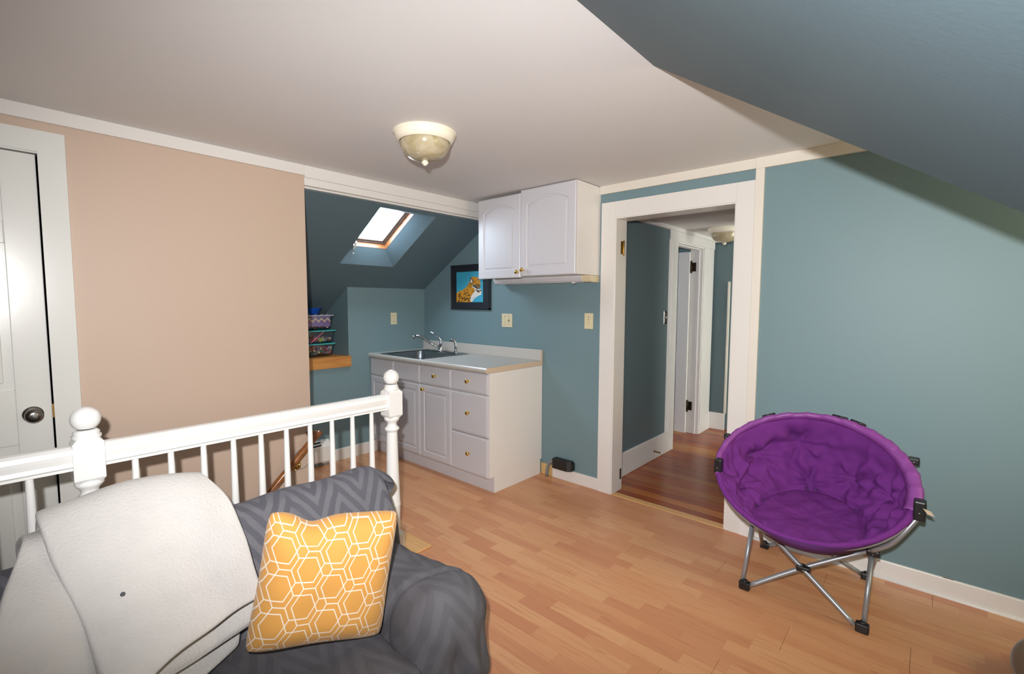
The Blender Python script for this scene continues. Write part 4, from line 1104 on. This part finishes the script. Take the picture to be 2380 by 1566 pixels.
bmesh.ops.remove_doubles(bm, verts=bm.verts, dist=0.0006)
bmesh.ops.recalc_face_normals(bm, faces=bm.faces)
me = bpy.data.meshes.new('cover'); bm.to_mesh(me); bm.free()
link('cover', me, 'hex', cu)

# ================================================================== purple saucer chair
ch = empty('saucer_chair', (2.455, -0.33, 0), 'purple padded saucer chair on a folding grey tube frame', 'chair')
ex = Vector((1, 0, 0)); ed = Vector((0, 0.7874, 0.6165)); en = ex.cross(ed)
O = Vector((2.455, -0.4107, 0.5802)); RA, RB = 0.393, 0.350
def rim(th, grow=0.0, lift=0.0): return O+ex*(RA+grow)*math.cos(th)+ed*(RB+grow)*math.sin(th)+en*lift
def seat_pt(th, k=1.0):
    sn = math.sin(th)
    x, y = 2.470+(0.205+0.06*max(0.0, -sn))*k*math.cos(th), -0.405+(0.258 if sn > 0 else 0.281)*k*sn
    return Vector((x, y, 0.352+(y+0.66)*0.10-0.022*(1-k*k)))
TUFTS = [(math.radians(104), 0.34), (math.radians(138), 0.44), (math.radians(66), 0.66), (math.radians(176), 0.62), (math.radians(28), 0.55), (math.radians(100), 0.86)]
def bowl(th, t):
    if t <= 1:
        R, Sx = rim(th), seat_pt(th)
        p = R.lerp(Sx, t)
        L = (R-Sx).length
        outw = Vector((math.cos(th), math.sin(th)*0.75, -0.5)).normalized()
        p += outw*(0.13 if L > 0.15 else 0.13*L/0.15)*(0.45+0.55*max(0.0, math.sin(th)))*L*math.sin(PI*t)**0.9
    else:
        p = seat_pt(th, max(0.0, 2-t)); L = 0.3
    return p
def bowl_disp(th, t):
    d = 0.0
    if t < 1.02:
        L = max(0.05, (rim(th)-seat_pt(th)).length)
        for a, b in TUFTS:
            da = (th-a+PI) % (2*PI)-PI
            dx, dy = da*0.33, (t-b)*L
            r = math.hypot(dx, dy); ph = math.atan2(dy, dx)
            d -= 0.034*math.exp(-(r/0.045)**2)
            d += 0.024*math.cos(6*ph+a*5+nz((ph, a, 0), 2, 2.5))*math.exp(-r/0.115)*(1-math.exp(-(r/0.020)**2))
        edge = math.sin(PI*min(1, max(0, t)))
        for k in range(8):
            s = ((th-k*PI/4-0.25+PI) % (2*PI)-PI)*0.33
            d -= 0.008*math.exp(-(s/0.007)**2)*edge
        d += nz((math.cos(th)*2, math.sin(th)*2, t*2.2), 2.6, 0.026)*edge
        d += nz((th*6, t*1.1, 3), 1.7, 0.012)*edge
        q = rim(th).lerp(seat_pt(th), t)
        d -= 0.014*max(0.0, 1-abs(noise.noise(q*5.5))*2.2)**3*edge
        d -= 0.006*max(0.0, 1-abs(noise.noise(q*11+Vector((4, 1, 7))))*2.4)**3*edge
        d -= 0.022*min(1.0, max(0.0, (L-0.10)/0.15))*math.exp(-((t-1.0)/0.055)**2)
    else:
        d += nz((math.cos(th)*(2-t), math.sin(th)*(2-t), 0), 3.2, 0.012)+nz((math.cos(th)*(2-t), math.sin(th)*(2-t), 5), 9, 0.004)
        d += 0.008*math.sin(PI*(t-1))
    return d
NT_, TT = 180, [i/44 for i in range(45)]+[1+(i+1)/18 for i in range(18)]
rows, outr = [], []
for t in TT:
    a, b = [], []
    for k in range(NT_):
        th = 2*PI*k/NT_
        p = bowl(th, t); e = 0.004
        n_ = (bowl(th+e, t)-bowl(th-e, t)).cross(bowl(th, min(t+e, 1.999))-bowl(th, t-e if t > e else 0.0))
        n_ = n_.normalized() if n_.length > 1e-12 else Vector((0, 0, 1))
        c_ = Vector((2.46, -0.62, 0.95))
        if n_.dot(c_-p) < 0: n_ = -n_
        fade = min(1.0, t/0.06) if t < 0.06 else 1.0
        a.append(p+n_*(bowl_disp(th, t)+0.012)*fade); b.append(p-n_*(0.012+0.036*max(0.0, min(1.0, (math.sin(th)+0.35)/0.6))*math.sin(PI*min(1.0, t/1.0 if t <= 1 else 1.0))+(0.02 if t > 1 else 0.0))*fade)
    rows.append(a); outr.append(b)
mb = MB(); mb.grid(rows, closed_u=True); mb.build('padded_seat', 'purple', ch, weld=0.0004)
mb = MB(); mb.grid(outr, closed_u=True); mb.build('outer_shell', 'purpledark', ch, weld=0.0004)
rows = []
n_b = 110
for i in range(n_b+1):
    f = i/n_b; th = math.radians(-14+214*f)
    wd = 0.016+0.026*max(0.0, math.cos(th))            # the band shows widest on the right
    wv = 0.0022*math.sin(i*0.9)+0.0016*math.sin(i*2.1); step = 0.003*((i//9) % 2)
    rows.append([rim(th, -wd*0.9, -0.010+wv*0.4), rim(th, -wd*0.45, 0.010+wv+step), rim(th, 0.006, 0.016+wv+step), rim(th, 0.019+wv, 0.004), rim(th, 0.020+wv, -0.022), rim(th, 0.006, -0.034)])
mb = MB(); mb.grid(rows); o = mb.build('rim_binding', 'purplesatin', ch)
md = o.modifiers.new('thick', 'SOLIDIFY'); md.thickness = 0.003; md.offset = -1
pts = [rim(math.radians(194+158*i/50), 0.000+0.001*math.sin(i*1.7), -0.002+0.0015*math.sin(i*2.3)) for i in range(51)]
MB().tube(pts, lambda q: 0.0105+0.006*abs(2*q-1)**2, 12).build('front_roll', 'purple', ch)
# frame
FL, FR, BLf, BRf = Vector((2.234, -0.578, 0)), Vector((2.707, -0.570, 0)), Vector((2.205, -0.092, 0)), Vector((2.684, -0.088, 0))
AL, AR = Vector((2.236, -0.430, 0.297)), Vector((2.712, -0.420, 0.290))
TL, TR = Vector((2.078, -0.485, 0.545)), Vector((2.858, -0.480, 0.545))
up_ = Vector((0, 0, 0.028))
def leg(a, b): MB().cyl(a, b, 0.0100, n=12).build('leg', 'alu', ch)
leg(FL+up_*0.6, AL); leg(FR+up_*0.6, AR); leg(BLf+up_*0.6, AL+Vector((0.012, 0.03, 0))); leg(BRf+up_*0.6, AR+Vector((0.014, 0.03, 0)))
XC = Vector((2.472, -0.500, 0.158))
def bar(pts, nm='cross_bar', r=0.0108): MB().tube(catmull(pts, 5, False), r, 12).build(nm, 'alu', ch)
bar([FL+Vector((0.03, 0.004, 0.022)), XC+Vector((0, 0.008, 0)), AR+Vector((-0.02, -0.012, 0.0)), AR+Vector((0.012, -0.075, 0.045)), Vector((2.775, -0.512, 0.385)), Vector((2.815, -0.510, 0.447)), TR+Vector((-0.004, -0.01, -0.03))])
bar([FR+Vector((-0.03, -0.004, 0.022)), XC+Vector((0, -0.008, 0)), AL+Vector((0.02, -0.01, 0.0)), AL+Vector((-0.005, -0.06, 0.035)), Vector((2.190, -0.508, 0.372)), Vector((2.142, -0.508, 0.432)), TL+Vector((0.006, -0.01, -0.03))])
BC = Vector((2.452, -0.160, 0.150))
bar([BLf+Vector((0.03, 0, 0.022)), BC+Vector((0, 0.008, 0)), Vector((2.70, -0.25, 0.30)), Vector((2.77, -0.20, 0.45)), rim(math.radians(32), 0.012, -0.03)])
bar([BRf+Vector((-0.03, 0, 0.022)), BC-Vector((0, 0.008, 0)), Vector((2.22, -0.25, 0.30)), Vector((2.15, -0.21, 0.44)), rim(math.radians(146), 0.012, -0.03)])
ring = [rim(2*PI*k/72, 0.004, -0.024) for k in range(72)]
MB().tube(ring, 0.0085, 10, closed=True).build('seat_ring', 'alu', ch)
for nm, c, sx_, sy_, sz_ in (('foot_cap', FL+Vector((0.012, 0, 0)), 0.024, 0.016, 0.040), ('foot_cap', FR+Vector((-0.004, 0, 0)), 0.024, 0.016, 0.040), ('foot_cap', BLf+Vector((0.012, 0, 0)), 0.022, 0.014, 0.034), ('foot_cap', BRf+Vector((-0.008, 0, 0)), 0.022, 0.014, 0.034)):
    MB().box(c.x-sx_, c.x+sx_, c.y-sy_, c.y+sy_, 0.0, sz_, 0.006, 2).cyl((c.x, c.y, sz_-0.004), (c.x, c.y, sz_+0.006), 0.012, n=12).build(nm, 'blackplastic', ch)
for c, s_ in ((XC, (0.028, 0.020, 0.014)), (BC, (0.026, 0.018, 0.013)), (AR+Vector((0.005, 0, 0.004)), (0.024, 0.028, 0.014)), (AL+Vector((-0.005, 0, 0.008)), (0.018, 0.024, 0.014)), (TL, (0.017, 0.024, 0.036)), (TR, (0.020, 0.026, 0.040)), (Vector((2.212, -0.505, 0.345)), (0.013, 0.014, 0.012)), (rim(math.radians(28), 0.03, -0.004), (0.02, 0.02, 0.014)), (rim(math.radians(160), 0.028, -0.004), (0.014, 0.018, 0.014))):
    mb = MB().box(c.x-s_[0], c.x+s_[0], c.y-s_[1], c.y+s_[1], c.z-s_[2], c.z+s_[2], 0.006, 2)
    j = mb.build('joint', 'blackplastic', ch)
    MB().lathe([(0.004, 0), (0.004, 0.0015), (0, 0.002)], (c.x, c.y-s_[1], c.z-s_[2]*0.2), (0, -1, 0), 10).build('rivet', 'steel', j)
for a in (119, 63, 74):
    p = rim(math.radians(a), 0.022, 0.006); q = rim(math.radians(a+9), 0.022, 0.006)
    MB().tube([p, q], 0.006, 8).build('webbing_loop', 'blackplastic', ch)
MB().poly([TR+Vector((0.010, -0.030, 0.018)), TR+Vector((0.034, -0.032, 0.012)), TR+Vector((0.046, -0.030, -0.006)), TR+Vector((0.024, -0.028, -0.002)), TR+Vector((0.010, -0.027, 0.018)), TR+Vector((0.034, -0.029, 0.012)), TR+Vector((0.046, -0.027, -0.006)), TR+Vector((0.024, -0.025, -0.002))], [[0, 1, 2, 3], [7, 6, 5, 4], [0, 1, 5, 4], [1, 2, 6, 5], [2, 3, 7, 6], [3, 0, 4, 7]]).build('care_tag', 'beigetag', ch)

# rounded plush thing at the frame's lower right edge
pf = empty('plush_bolster', (3.375, -0.455, 0), 'taupe plush bolster on the floor, cut off by the lower right frame edge', 'bolster')
MB().soft((3.375, -0.455, 0.098), (0.26, 0.100, 0.098), 0.094, 22, rotm=Matrix.Rotation(math.radians(30), 4, 'Z'), disp=lambda p, n: nz(p, 9, 0.010)).build('cover', 'pouf', pf)

t = empty('loose_cable', (0.004, -1.76, 0.40), 'thin grey cable looping on the pink wall behind the handrail', 'cable')
MB().tube(catmull([(0.004, -1.701, 0.469), (0.005, -1.725, 0.450), (0.004, -1.739, 0.414), (0.005, -1.732, 0.369), (0.004, -1.701, 0.350), (0.005, -1.664, 0.359), (0.004, -1.641, 0.384), (0.005, -1.632, 0.43), (0.006, -1.642, 0.53)], 4, False), 0.0025, 6).build('wire', 'greyplastic', t)
